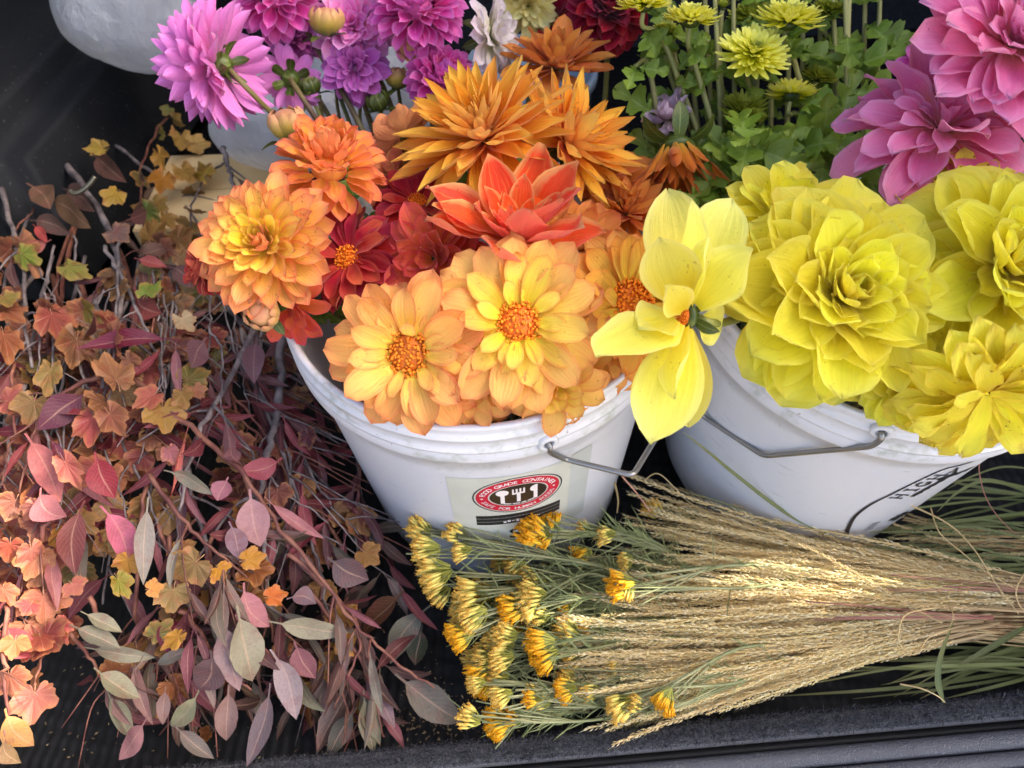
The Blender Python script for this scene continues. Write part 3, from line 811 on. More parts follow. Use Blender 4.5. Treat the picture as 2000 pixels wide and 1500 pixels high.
def disc_mat(c0=(206, 92, 16), c1=(232, 112, 18), c2=(248, 160, 40)):
    b = NT('disc_florets'); u, t, q = b.attr()
    col = b.mix(b.fr(u, .2, .95), lin(c0), b.ramp(q, [(0, lin(c1, 1.2)), (1, lin(c2, 1.2))]))
    col = b.mix(b.math('MULTIPLY', b.fr(t, .35, .0), .5), col, lin((150, 110, 20)))
    return b.done(b.pbr(col, .5, None, .3))
M_disc = disc_mat()
M_discb = disc_mat((176, 84, 16), (206, 104, 18), (222, 140, 36))

def calyx(root, M, r, n=6, mat=None, big=1.0):
    """receptacle cup and the green bracts behind the bloom"""
    mb = MB(); mb.lathe([(.001, -r*.75), (r*.30, -r*.7), (r*.75, -r*.35), (r*.95, 0), (r*.8, r*.2), (0, r*.25)], 14)
    mb.build('calyx', mat or M_calyx, root, rel=True).matrix_basis = parent_inv(root) @ M
    me = petal_mesh(mat or M_calyx, r*1.9*big, r*.85*big, 60, .35, .7, .5, .5, .05, 0, 6, 3)
    for k in range(n):
        o = link('bract', me, root, None, M @ Matrix.Rotation(2*math.pi*k/n+.3, 4, 'Z') @ Matrix.Translation((r*.55, 0, -r*.3)) @ Matrix.Rotation(R(20+random.uniform(-18, 25)), 4, 'Y'))

def stem(root, pts, r0, r1, mat, name='stem'):
    p = smooth_path(pts, 5); m = len(p)
    mb = MB(); mb.tube(p, [r0+(r1-r0)*i/(m-1) for i in range(m)], 8, rough=.05)
    return mb.build(name, mat, root)

def into(b, p, rr=.115, zf=None):
    """where a stem from p crosses the mouth of bucket b and where it stands on its bottom"""
    q = b.Mi @ p; h = math.hypot(q.x, q.y); k = min(1, rr/max(h, 1e-6))
    z = min(b.zt-.01, q.z-.01)
    m = V((q.x*k*.9, q.y*k*.9, z)); a = random.uniform(0, 6.28); e = V((q.x*k*.35+.03*math.cos(a), q.y*k*.35+.03*math.sin(a), .012))
    return b.M @ m, b.M @ e

def dahlia(label, px, py, d, Rp, face, mat, prof, n, group=None, disc=0, spin=None, bucket=None, stemr=.0028, stem_mat=None,
           asp=.45, cup=.4, tip=.4, curl=20, um=.62, basew=.3, wob=.05, roll=0, r0=.12, jit=6, seed=None, stem_pts=None, cal=.16, nu=9, nv=5,
           gold=True, lo=0.0, hi=1.0, twist=0, skew=None, name='dahlia', skip=None, notch=0, dmat=None, calbig=1.0, sph=0):
    """prof: lists over t (0 = outermost petal, 1 = innermost): elev (deg from the axis), length (x R), width factor"""
    rs = random.Random(seed if seed is not None else int(px*31+py))
    if not callable(tip) and tip < .65: tip = max(0, tip-.28)
    asp *= 1.16; twist = max(twist, .3)
    if not callable(wob): wob += .025
    Rw = Rp/FPX*d; head = P(px, py, d); M = Matrix.Translation(head) @ face_frame(*face, rs.uniform(0, 6.28) if spin is None else spin)
    axis = (M.to_3x3() @ V((0, 0, 1))).normalized(); back = head-axis*Rw*cal*.7
    if stem_pts: sp = [back]+stem_pts
    elif bucket:
        m, e = into(bucket, back-axis*.03); sp = [back, back-axis*min(.03, Rw*.6)*.8+V((0, 0, -.006)), m, e]
    else: sp = [back, back-axis*.03, back-axis*.03-V((0, 0, .1))]
    root = thing(name, label, 'flower', sp[-1], group)
    stem(root, sp, stemr*.85, stemr, stem_mat or M_stem)
    calyx(root, M @ Matrix.Translation((0, 0, -Rw*sph*.75)), Rw*cal, big=calbig)
    if disc:
        o = link('disc', disc_mesh(dmat or M_disc, Rw*disc, int(90+disc*260), seed=rs.randint(0, 99)), root, None, M @ Matrix.Translation((0, 0, Rw*.03)))
        o['kind'] = 'stuff'
    if sph:
        mb = MB(); mb.lathe([(0, -Rw*sph*.3)]+[(Rw*sph*math.sin(q)*.78, -Rw*sph*.78*math.cos(q)) for q in np.linspace(1.5, 2.9, 7)]+[(0, Rw*sph*.8)], 20); mb.u = [(.7, 0, 0)]*len(mb.v)
        mb.build('petal_core', mat, root, rel=True).matrix_basis = parent_inv(root) @ M
    el, ln, wf = prof; xs = np.linspace(0, 1, len(el)); xl = np.linspace(0, 1, len(ln)); xw = np.linspace(0, 1, len(wf))
    NB = 5; cache = {}
    for i in range(n):
        t = (i+.5)/n; t = lo+(hi-lo)*t
        a = i*2.39996+rs.gauss(0, .09) if gold else 2*math.pi*i/n
        if skip and skip(a % (2*math.pi), t, rs): continue
        b_ = min(NB-1, int(t*NB)); key = (b_, rs.randint(0, 2))
        if key not in cache:
            tb = (b_+.5)/NB; L = float(np.interp(tb, xl, ln))*Rw; W = L*asp*float(np.interp(tb, xw, wf))
            f_ = lambda q: q(tb) if callable(q) else q
            cache[key] = petal_mesh(mat, L, W, f_(curl)+rs.uniform(-8, 8), f_(cup)*rs.uniform(.8, 1.2), f_(tip), um, basew, f_(wob), rs.uniform(-twist, twist), nu, nv, f_(roll), rs.randint(0, 9999), notch)
        e = float(np.interp(t, xs, el))+rs.gauss(0, jit*1.1)+(rs.uniform(-22, 20) if rs.random() < .09 else 0); sc = rs.uniform(.9, 1.08)
        if skew: sc *= skew(a % (2*math.pi), t)
        rr = Rw*r0*(1-.8*t) if not disc else Rw*max(disc*.85, r0)
        pos = (Rw*sph*math.sin(R(e)), 0, Rw*sph*math.cos(R(e))) if sph else (rr, 0, Rw*.10*t)
        Mp = M @ Matrix.Rotation(a, 4, 'Z') @ Matrix.Translation(pos) @ Matrix.Rotation(R(e-90), 4, 'Y') @ Matrix.Rotation(rs.gauss(0, .10), 4, 'X') @ Matrix.Rotation(rs.gauss(0, .05), 4, 'Z') @ Matrix.Scale(sc, 4)
        o = link('petal', cache[key], root, None, Mp); o.color = (t, rs.random(), 0, 1)
    return root

GO = 'orange dahlias in the left bucket'; GP = 'pink ball dahlias at the back'; GY = 'yellow dahlias in the right bucket'
# colours -----------------------------------------------------------
M_d1 = petal_mat('petal_sunrise', [(250, 218, 70), (250, 208, 90), (240, 158, 104)], [(250, 230, 36), (252, 232, 60), (250, 226, 90)], ((228, 110, 84), .6), ((226, 96, 70), .35), (226, 124, 84))
M_d2 = petal_mat('petal_apricot', [(240, 184, 66), (236, 164, 76), (226, 128, 84)], [(242, 194, 66), (238, 174, 72), (228, 138, 78)], ((228, 120, 112), .6), ((226, 120, 76), .25), (226, 140, 88), g=1.2)
M_d3 = petal_mat('petal_amber', [(226, 110, 36), (234, 158, 48), (242, 192, 78)], [(236, 140, 24), (240, 170, 44), (246, 196, 74)], ((224, 104, 60), .2), ((222, 98, 60), .4), (244, 196, 100), g=1.2)
M_d4 = petal_mat('petal_coral', [(240, 140, 40), (232, 84, 42), (230, 88, 56)], [(240, 150, 40), (236, 108, 40), (232, 96, 52)], ((244, 196, 120), .9), ((246, 180, 90), .5), (232, 122, 100), g=1.1)
M_d4b = petal_mat('petal_buff', [(206, 140, 50), (212, 146, 62), (206, 118, 60)], None, ((222, 120, 80), .4), ((214, 110, 70), .3), (206, 150, 90))
M_d6 = petal_mat('petal_bronze', [(200, 92, 34), (212, 124, 50), (214, 146, 70)], None, ((190, 84, 40), .2), ((176, 70, 34), .4), (212, 140, 66))
M_d7 = petal_mat('petal_tan_back', [(216, 150, 84), (208, 136, 90), (204, 122, 96)], None, ((196, 100, 90), .3), ((190, 92, 80), .3), (210, 150, 100))
M_d8 = petal_mat('petal_crimson', [(150, 12, 26), (140, 8, 30), (160, 20, 40)], [(190, 44, 36), (170, 20, 40), (206, 86, 62)], ((214, 92, 84), .35), ((130, 8, 40), .45), (224, 120, 92))
M_d11 = petal_mat('petal_salmon', [(224, 126, 50), (222, 108, 60), (214, 92, 72)], None, ((214, 70, 96), .55), ((206, 62, 88), .5), (224, 130, 96))
M_d12 = petal_mat('petal_honey', [(246, 206, 70), (246, 206, 104), (238, 180, 104)], [(250, 230, 44), (248, 226, 84), (244, 206, 100)], ((226, 122, 82), .5), ((230, 120, 66), .3), (234, 160, 84))
M_d13 = petal_mat('petal_peach', [(246, 206, 80), (242, 194, 104), (234, 164, 96)], [(250, 224, 70), (246, 208, 104), (238, 182, 100)], ((222, 112, 84), .5), ((224, 108, 74), .4), (232, 150, 84))
M_d14 = petal_mat('petal_marigold', [(240, 190, 60), (242, 198, 88), (232, 164, 80)], [(246, 218, 66), (246, 212, 88), (238, 178, 80)], ((222, 116, 66), .4), ((220, 110, 60), .3), (230, 156, 80))
M_y = petal_mat('petal_lemon', [(240, 222, 10), (246, 236, 34), (250, 244, 84)], [(236, 220, 4), (244, 232, 18), (248, 240, 56)], ((252, 248, 140), .35), ((236, 214, 20), .3), None, .55, 1.12, .25, .42, .98)
M_y1 = petal_mat('petal_pale_lemon', [(240, 222, 40), (246, 238, 92), (248, 244, 120)], None, ((252, 248, 170), .4), ((238, 224, 80), .4), None, .4, 1.0, .4, .42, 1.0)
M_y4 = petal_mat('petal_old_yellow', [(240, 220, 26), (246, 236, 38), (248, 238, 80)], None, ((214, 170, 60), .3), ((226, 184, 30), .4), None, .52, 1.12, 1, .5, .98)
M_p1 = petal_mat('petal_orchid', [(206, 150, 80), (230, 112, 170), (238, 168, 208)], [(214, 90, 150), (226, 104, 176), (232, 150, 212)], ((240, 196, 234), .5), ((206, 84, 160), .3), (218, 134, 206))
M_p2 = petal_mat('petal_magenta', [(190, 50, 116), (216, 70, 152), (226, 124, 194)], [(200, 50, 128), (216, 68, 146), (226, 122, 190)], ((234, 170, 220), .5), ((180, 40, 120), .35), (204, 104, 188))
M_p3 = petal_mat('petal_violet', [(150, 40, 120), (196, 86, 168), (210, 124, 196)], None, ((214, 160, 214), .4), ((140, 40, 120), .35), (180, 96, 176))
M_p7 = petal_mat('petal_rose', [(226, 150, 100), (230, 92, 142), (234, 134, 178)], [(224, 140, 90), (230, 100, 148), (238, 150, 188)], ((244, 182, 208), .5), ((236, 160, 196), .35), (232, 152, 196), sat=.97)
M_w = petal_mat('petal_white', [(214, 214, 130), (236, 230, 214), (238, 226, 232)], None, ((240, 230, 240), .2), ((220, 200, 210), .2), (236, 228, 232), .4)
M_wl = petal_mat('petal_faded_lilac', [(190, 170, 150), (206, 176, 190), (214, 190, 204)], None, ((224, 210, 220), .3), ((180, 140, 160), .4), None)
M_r = petal_mat('petal_wine', [(120, 4, 26), (140, 6, 34), (158, 16, 48)], None, ((176, 40, 66), .35), ((90, 0, 18), .4), None, .25)
M_cream = petal_mat('petal_cream', [(206, 190, 90), (224, 210, 130), (230, 222, 160)], None, None, ((200, 180, 90), .3), None)
M_rust = petal_mat('petal_rust', [(196, 150, 40), (206, 120, 34), (190, 92, 34)], None, ((226, 160, 80), .3), ((160, 70, 26), .4), None, .3)

BALLS = ([125, 100, 76, 50, 26, 6], [.56, .56, .55, .52, .44, .34], [1, 1, 1, 1, 1.05, 1.1])
BALL = ([118, 95, 72, 48, 24, 6], [.62, .64, .60, .52, .40, .26], [1, 1, 1, 1, 1.05, 1.1])
DECO = ([92, 80, 66, 50, 32, 14], [.98, .94, .84, .68, .50, .34], [1, 1, 1, 1, 1, 1])
OPEN2 = ([94, 86, 78, 66, 44], [.88, .84, .76, .56, .30], [1, 1, 1, .95, .9])
OPEN = ([92, 84, 74, 62], [.86, .82, .72, .52], [1, 1, 1, .9])
CACT = ([100, 84, 66, 48, 30, 12], [.95, .95, .88, .76, .56, .34], [1, 1, 1, 1, 1, 1.1])

# ---- left bucket --------------------------------------------------
dahlia('golden yellow dahlia with orange outer petals, leftmost over the bucket rim', 522, 478, .485, 130, (-.12, .10, 1), M_d1, ([98, 88, 74, 58, 38, 12], [.98, .92, .80, .64, .48, .34], [1, 1, 1, 1, 1, 1]), 112, GO, bucket=BL, asp=.36, cup=.55, tip=.3, curl=-14, um=.66, r0=.2, jit=8)
dahlia('apricot dahlia of cupped petals, just above and right of the golden yellow one', 643, 332, .53, 122, (.16, .62, .8), M_d2, BALLS, 116, GO, bucket=BL, sph=.36, asp=.52, cup=.75, tip=.45, curl=lambda t: 14-75*t*t, jit=6)
dahlia('large amber spiky dahlia with narrow pointed petals, at the heap top', 945, 275, .545, 178, (-.25, .55, .85), M_d3, CACT, 120, GO, bucket=BL, asp=.24, cup=.9, tip=.85, curl=-10, um=.5, basew=.55, jit=7)
dahlia('coral dahlia with a crown of broad upright red orange petals', 1010, 466, .500, 170, (.03, .70, .72), M_d4, ([76, 62, 48, 40, 30, 20], [1.12, 1.05, .74, .5, .36, .25], [1.1, 1.1, .95, .9, .9, .9]), 38, GO, bucket=BL, asp=.47, cup=.45, tip=.66, curl=-18, um=.5, basew=.45, jit=9, wob=.08)
dahlia('amber spiky dahlia with coral inner faces, turned to the right', 1105, 285, .565, 158, (.62, .38, .6), M_d3, CACT, 70, GO, bucket=BL, asp=.25, cup=.8, tip=.85, curl=-16, um=.5, basew=.5, jit=9)
dahlia('dull bronze dahlia in the shade below the dark red one', 1085, 135, .64, 112, (.05, .75, .6), M_d6, DECO, 66, GO, bucket=BL, asp=.36, cup=.6, tip=.6, curl=-8, jit=9)
dahlia('tan backed dahlia turned away, behind the big amber one', 792, 268, .575, 84, (-.55, .55, -.35), M_d7, OPEN, 22, GO, bucket=BL, asp=.58, cup=.4, tip=.35, curl=10, jit=8)
dahlia('crimson dahlia with orange eye and drooping petals, right of the golden yellow one', 682, 505, .53, 112, (-.45, .18, .85), M_d8, ([104, 92, 76, 60], [.95, .9, .75, .5], [1, 1, 1, 1]), 44, GO, bucket=BL, disc=.22, asp=.42, cup=.5, tip=.35, curl=26, jit=11, wob=.1)
dahlia('crimson dahlia half hidden under the golden yellow dahlia', 404, 522, .505, 84, (-.75, -.1, .6), M_d8, BALL, 56, GO, bucket=BL, asp=.5, cup=.4, tip=.4, curl=18, jit=8)
dahlia('deep red dahlia with small orange eye, shaded behind the crimson one', 815, 398, .56, 92, (.1, .5, .8), M_d8, OPEN, 34, GO, bucket=BL, disc=.2, asp=.42, cup=.4, tip=.4, curl=16, jit=9)
dahlia('salmon dahlia with pink striped petals, facing down left of the honey one', 850, 505, .515, 112, (-.30, -.15, .95), M_d11, ([88, 76, 62, 46, 26], [1, .9, .75, .55, .36], [1, 1, 1, 1, 1]), 44, GO, bucket=BL, asp=.50, cup=.6, tip=.4, curl=-12, jit=10, wob=.08)
dahlia('honey yellow open dahlia with bright orange eye, in the middle of the front', 1012, 632, .462, 172, (.02, .06, 1), M_d12, OPEN2, 58, GO, bucket=BL, disc=.235, asp=.45, cup=.36, tip=.36, curl=18, jit=12, wob=.09, um=.6)
dahlia('peach open dahlia with orange eye, hanging lowest over the left bucket', 798, 690, .462, 152, (-.06, -.10, 1), M_d13, OPEN2, 52, GO, bucket=BL, dmat=M_discb, disc=.265, asp=.46, cup=.36, tip=.34, curl=20, jit=12, wob=.09, um=.6)
dahlia('marigold yellow dahlia facing right, half behind the pale yellow single one', 1228, 592, .488, 142, (.42, .05, .9), M_d14, OPEN, 44, GO, bucket=BL, disc=.30, asp=.46, cup=.45, tip=.45, curl=6, jit=10)
dahlia('marigold dahlia lower at the rim, showing only petal tips', 1195, 690, .505, 92, (.2, -.2, .9), M_d13, DECO, 36, GO, bucket=BL, asp=.46, cup=.4, tip=.4, curl=10, jit=10)
dahlia('rust brown dahlia deep in the shade left of the upright yellow petals', 1222, 420, .58, 88, (.15, .55, .8), M_d6, CACT, 56, GO, bucket=BL, asp=.28, cup=.7, tip=.8, curl=-8, jit=8)
dahlia('coral dahlia tucked low under the golden yellow one at the bucket rim', 565, 592, .515, 88, (-.1, -.5, .8), M_d11, DECO, 40, GO, bucket=BL, asp=.44, cup=.4, tip=.3, curl=14, jit=9)
dahlia('buff coral dahlia filling the gap right of the coral crown', 1120, 492, .525, 118, (.35, .25, .85), M_d4b, DECO, 44, GO, bucket=BL, asp=.44, cup=.45, tip=.5, curl=-4, jit=10)
dahlia('faded orange dahlia low in the gap between amber and apricot blooms', 770, 350, .585, 80, (-.1, .5, .8), M_d7, DECO, 34, GO, bucket=BL, asp=.44, cup=.4, tip=.4, curl=0, jit=10)
dahlia('dusky orange dahlia buried behind the right amber spiky one', 1190, 350, .60, 100, (.3, .4, .8), M_d6, DECO, 44, GO, bucket=BL, asp=.4, cup=.4, tip=.5, curl=-4, jit=9)
dahlia('honey dahlia tucked low between the two open ones, petal tips over the rim', 918, 758, .480, 96, (.0, -.35, .9), M_d13, DECO, 40, GO, bucket=BL, asp=.46, cup=.4, tip=.4, curl=14, jit=10)
dahlia('honey dahlia under the right open one, drooping over the rim', 1085, 748, .480, 100, (.1, -.35, .9), M_d12, DECO, 42, GO, bucket=BL, asp=.46, cup=.4, tip=.4, curl=14, jit=10)
# spent bronze flower hanging upside down
dahlia('spent rust dahlia hanging head down with green calyx on top', 1322, 292, .60, 92, (0, -.95, .22), M_rust, ([40, 32, 25, 16], [1.15, 1.1, 1.05, 1.0], [1, 1, 1, 1]), 54, None, asp=.22, cup=.8, tip=.8, curl=-8, um=.5, jit=6, cal=.42, r0=.4, stem_pts=[P(1335, 235, .63), P(1350, 225, .655), P(1360, 330, .67), P(1350, 520, .68)], stem_mat=M_gstem)
dahlia('faded lilac crumpled flower above the hanging rust one', 1312, 232, .645, 56, (-.5, .5, .5), M_wl, DECO, 26, None, asp=.6, cup=.8, tip=.3, curl=-30, jit=14, wob=.16, stem_pts=[P(1330, 300, .69), P(1330, 420, .71)], stem_mat=M_gstem)
# ---- back row -----------------------------------------------------
def pstem(*a): return [P(*q) for q in a]
dahlia('pink ball dahlia seen from behind with its green calyx, far left', 425, 128, .60, 128, (-.86, .0, -.24), M_p1, ([122, 104, 86, 66, 44, 14], [.80, .80, .80, .78, .76, .72], [1, 1, 1, 1, 1, 1]), 150, GP, sph=.14, asp=.36, cup=.75, tip=.66, curl=lambda t: 12-70*t*t, jit=6, cal=.2, calbig=.8,  spin=0, stem_pts=pstem((482, 172, .60), (545, 232, .63), (640, 300, .645), (760, 420, .67), (830, 560, .72)), stemr=.0026)
dahlia('magenta ball dahlia cut by the top edge, left of the bud', 540, -8, .63, 98, (.05, .25, .95), M_p2, BALLS, 130, GP, sph=.36, asp=.52, cup=.8, tip=.55, curl=lambda t: 14-75*t*t, jit=5, stem_pts=pstem((592, 50, .655), (640, 130, .66), (715, 270, .67), (800, 480, .70)), stemr=.0028)
dahlia('magenta pompon dahlia with tight cupped petals, right of the top bud', 815, 18, .625, 108, (.02, .38, .9), M_p2, BALLS, 140, GP, sph=.36, asp=.52, cup=.8, tip=.6, curl=lambda t: 14-75*t*t, jit=5, stem_pts=pstem((828, 90, .65), (848, 180, .655), (870, 300, .66), (900, 480, .70)), stemr=.0028)
dahlia('violet pink ball dahlia low right, partly behind the amber one', 862, 158, .645, 80, (.35, .25, .8), M_p2, BALLS, 116, GP, sph=.36, asp=.54, cup=.75, tip=.5, curl=lambda t: 14-75*t*t, jit=5, stem_pts=pstem((845, 260, .69), (870, 420, .71)))
dahlia('orchid pink dahlia between the two magenta ones', 690, 52, .65, 84, (.1, -.1, .95), M_p1, DECO, 60, GP, asp=.5, cup=.5, tip=.45, curl=14, jit=9, stem_pts=pstem((735, 140, .675), (775, 240, .68), (830, 420, .71)))
dahlia('lilac dahlia with ragged petals below the orchid pink one', 692, 132, .655, 70, (-.2, -.3, .9), M_p3, DECO, 62, GP, asp=.46, cup=.6, tip=.5, curl=16, jit=10, stem_pts=pstem((720, 230, .69), (790, 420, .71)))
dahlia('dark violet dahlia deep behind the left pink ball', 580, 75, .70, 78, (.2, .1, .9), M_p3, BALL, 70, GP, asp=.5, cup=.6, tip=.5, curl=12, jit=8, stem_pts=pstem((620, 190, .72), (760, 400, .74)))
dahlia('pink dahlia showing its green back, under the dark violet one', 568, 155, .655, 62, (-.2, .35, -.85), M_p1, ([96, 84, 70], [.95, .9, .8], [1, 1, 1]), 34, GP, asp=.36, cup=.4, tip=.6, curl=14, jit=8, cal=.34, stem_pts=pstem((600, 205, .645), (632, 250, .655), (720, 350, .68), (800, 500, .71)))
dahlia('white dahlia turned to the right, beside the magenta pompon', 955, 70, .65, 80, (.72, -.05, .45), M_w, DECO, 40, None, asp=.44, cup=.5, tip=.4, curl=14, jit=10, wob=.1, cal=.3, stem_pts=pstem((905, 120, .68), (905, 240, .70), (915, 420, .72)), stem_mat=M_gstem)
dahlia('cream dahlia with long drooping petals at the top edge', 1030, 10, .70, 72, (.1, -.6, .7), M_cream, DECO, 40, None, asp=.34, cup=.5, tip=.5, curl=20, jit=9, stem_pts=pstem((1035, 90, .74), (1030, 260, .76)), stem_mat=M_gstem)
dahlia('dark wine red ball dahlia in the shade, top centre', 1188, 22, .66, 118, (.1, .15, .95), M_r, BALL, 100, 'wine red dahlias', asp=.56, cup=.7, tip=.3, curl=10, jit=6, stem_pts=pstem((1185, 140, .72), (1170, 320, .74)), stem_mat=M_gstem)
dahlia('smaller wine red dahlia left of the big one', 1085, 35, .72, 62, (-.2, .1, .95), M_r, DECO, 44, 'wine red dahlias', asp=.5, cup=.5, tip=.3, curl=10, jit=8, stem_pts=pstem((1085, 140, .76), (1090, 300, .78)), stem_mat=M_gstem)
# ---- right bucket -------------------------------------------------
GR = 'rose pink dahlias on the right'
dahlia('loose rose pink dahlia with wide petals, above the big yellow one', 1832, 262, .50, 182, (-.02, .52, .85), M_p7, ([104, 92, 80, 66, 44, 20], [1, 1.0, .92, .74, .46, .3], [1, 1, 1, 1, .8, .7]), 62, GR, bucket=BR, asp=.41, cup=.4, tip=.26, curl=26, jit=11, wob=.10, um=.65)
dahlia('lilac pink dahlia with pointed petals, cut by the right edge', 1968, 92, .475, 196, (.05, .18, .95), M_p7, DECO, 66, GR, bucket=BR, asp=.41, cup=.42, tip=.32, curl=14, jit=9, wob=.09, um=.62)
dahlia('small magenta dahlia peeping between the two rose pink ones', 1800, 128, .60, 50, (-.3, .2, .9), M_p2, DECO, 26, GR, bucket=BR, asp=.4, cup=.5, tip=.5, curl=8, jit=8)
dahlia('large double lemon yellow dahlia with tight centre, in full view', 1636, 578, .440, 224, (.10, .12, 1), M_y, ([104, 94, 80, 64, 46, 28, 12], [.98, .96, .86, .70, .54, .40, .30], [1.2, 1.2, 1.1, 1.05, 1, .9, .8]), 104, GY, bucket=BR, asp=.54, cup=.55, tip=.30, curl=lambda t: 8-30*t, jit=7, wob=.05, um=.6, nu=11, nv=7)
dahlia('lemon yellow dahlia with curled centre, cut by the right edge', 1962, 525, .448, 206, (.05, .10, 1), M_y, ([104, 92, 78, 62, 44, 24], [1, .98, .86, .68, .5, .36], [1.2, 1.15, 1.1, 1, 1, 1]), 74, GY, bucket=BR, asp=.52, cup=.55, tip=.32, curl=lambda t: 8-30*t, jit=10, wob=.07, um=.6, nu=11, nv=7)
dahlia('drooping older yellow dahlia with wrinkled petals, lowest right', 1922, 758, .422, 168, (.02, -.70, .64), M_y4, ([96, 86, 76, 64], [.98, .98, .9, .7], [1, 1, 1, 1]), 56, GY, bucket=BR, asp=.36, cup=.5, tip=.25, curl=26, jit=9, wob=.14, um=.7, nu=11, nv=7, notch=.08)
dahlia('yellow dahlia low between the large double one and the drooping one', 1765, 742, .448, 100, (.05, -.2, .95), M_y, DECO, 44, GY, bucket=BR, asp=.50, cup=.4, tip=.35, curl=8, jit=9)
dahlia('yellow dahlia behind, showing a row of petals at the upper right', 1880, 405, .485, 128, (-.1, .35, .9), M_y4, DECO, 50, GY, bucket=BR, asp=.42, cup=.4, tip=.4, curl=4, jit=8)
dahlia('yellow dahlia behind the large double one, only its upper petals showing', 1530, 430, .486, 132, (.0, .45, .9), M_y, DECO, 44, GY, bucket=BR, asp=.50, cup=.4, tip=.35, curl=4, jit=8)
# pale single dahlia seen edge-on: each broad petal placed
def single():
    head = P(1343, 618, .425); root = None
    m, e = into(BR, head+V((.02, .03, -.03)))
    root = thing('dahlia', 'pale yellow single dahlia seen edge-on, standing between the two buckets', 'flower', e, GY)
    M = Matrix.Translation(head) @ face_frame(-.93, .04, .28, 0)
    ax = (M.to_3x3() @ V((0, 0, 1)))
    stem(root, [head-ax*.006, head-ax*.022+V((0, 0, -.004)), m, e], .0024, .0028, M_gstem)
    calyx(root, M, .0085, 5)
    link('disc', disc_mesh(M_disc, .0055, 70), root, None, M @ Matrix.Translation((0, 0, .002)))['kind'] = 'stuff'
    k = .425/FPX
    # tip pixel, tip depth, width px, roll
    for tx, ty, dd, W, roll, cupk in ((1305, 375, .446, 118, .35, .25), (1420, 385, .436, 118, -.4, .3), (1290, 470, .404, 108, .5, .3), (1352, 402, .412, 72, 1.2, .7), (1462, 490, .402, 122, -.5, .35),
                                      (1172, 702, .398, 148, .3, .3), (1280, 862, .400, 124, .2, .3), (1318, 772, .396, 84, 1.0, .6), (1410, 640, .430, 80, -.4, .3), (1388, 470, .398, 66, -1.1, .7), (1300, 560, .392, 70, .9, .7), (1250, 640, .415, 110, .5, .4), (1345, 830, .43, 90, -.3, .4)):
        tipp = P(tx, ty, dd); b0 = head+(tipp-head).normalized()*.008; d = tipp-b0; L = d.length; d.normalize()
        n = ax - d*ax.dot(d)
        n = (n.normalized()*.45-CF*.9) ; n = (n-d*n.dot(d)).normalized(); n = Quaternion(d, roll*.6) @ n
        y = n.cross(d)
        Mp = Matrix(((d.x, y.x, n.x, b0.x), (d.y, y.y, n.y, b0.y), (d.z, y.z, n.z, b0.z), (0, 0, 0, 1)))
        me = petal_mesh(M_y1, L*1.05, W*k*1.1, random.uniform(-14, 22), cupk, .5, .54, .26, .07, random.uniform(-.5, .5), 12, 7, 0, random.randint(0, 999))
        link('petal', me, root, None, Mp).color = (random.random(), 0, 0, 1)
single()

# ---- buds ---------------------------------------------------------
M_bud = petal_mat('bud_scale', [(120, 120, 40), (176, 150, 66), (206, 150, 110)], None, ((190, 110, 90), .3), ((150, 110, 60), .3), None, .15, 1, .4, .35)
def bud(label, px, py, d, Rp, face, sp, green=False, n=9):
    Rw = Rp/FPX*d; head = P(px, py, d); M = Matrix.Translation(head) @ face_frame(*face)
    ax = M.to_3x3() @ V((0, 0, 1)); pts = [head-ax*Rw*.8]+sp
    root = thing('dahlia_bud', label, 'flower bud', pts[-1], 'dahlia buds'); stem(root, pts, .0015, .002, M_gstem)
    mt = M_calyx if green else M_bud
    mb = MB(); mb.lathe([(.0005, -Rw*.8)]+[(Rw*.86*math.sin(t), -Rw*.80*math.cos(t)) for t in np.linspace(.3, 2.9, 9)]+[(0, Rw*.8)], 18)
    mb.u = [(min(1, max(0, (q[2]/Rw+.8)/1.6)), 0, 0) for q in mb.v]
    mb.build('bud_core', mt, root, rel=True).matrix_basis = parent_inv(root) @ M
    me = petal_mesh(mt, Rw*2.0, Rw*1.2, -125, .7, .5, .5, .35, .01, 0, 9, 5)
    for k in range(n):
        link('bud_scale', me, root, None, M @ Matrix.Rotation(2*math.pi*k/n, 4, 'Z') @ Matrix.Translation((Rw*.42, 0, -Rw*.78)) @ Matrix.Rotation(R(-32+4*(k % 2)), 4, 'Y')).color = (random.random(), 0, 0, 1)
    me = petal_mesh(M_calyx, Rw*1.5, Rw*.62, 30, .3, .7, .5, .5, .05, 0, 6, 3)
    for k in range(5):
        link('bract', me, root, None, M @ Matrix.Rotation(2*math.pi*k/5+.2, 4, 'Z') @ Matrix.Translation((Rw*.3, 0, -Rw*.85)) @ Matrix.Rotation(R(random.uniform(-35, 30)), 4, 'Y'))
bud('round tan dahlia bud at the top edge beside the magenta dahlia', 638, 42, .635, 32, (.05, .8, .5), pstem((640, 120, .66), (690, 260, .69)))
bud('round green and red bud on a bent stem above the apricot dahlia', 562, 243, .615, 36, (-.12, .75, .55), pstem((575, 272, .63), (610, 300, .64), (700, 420, .67)))
bud('fat green tan bud at the bucket rim below the golden yellow dahlia', 512, 610, .485, 34, (.05, -.25, .95), pstem((515, 600, .515), (600, 590, .55), (700, 640, .62)))
bud('slim green bud between lilac and violet dahlias', 776, 152, .665, 24, (.05, .85, .4), pstem((780, 190, .68), (800, 330, .70)))
bud('small dark green bud among the thin stems left of the amber dahlia', 738, 198, .66, 22, (-.3, .6, .6), pstem((745, 240, .67), (790, 330, .69)), True)
bud('dark little bud beside the pink dahlia with the green back', 605, 168, .66, 22, (-.2, .7, .6), pstem((620, 215, .67), (650, 265, .68), (740, 380, .70)), True)
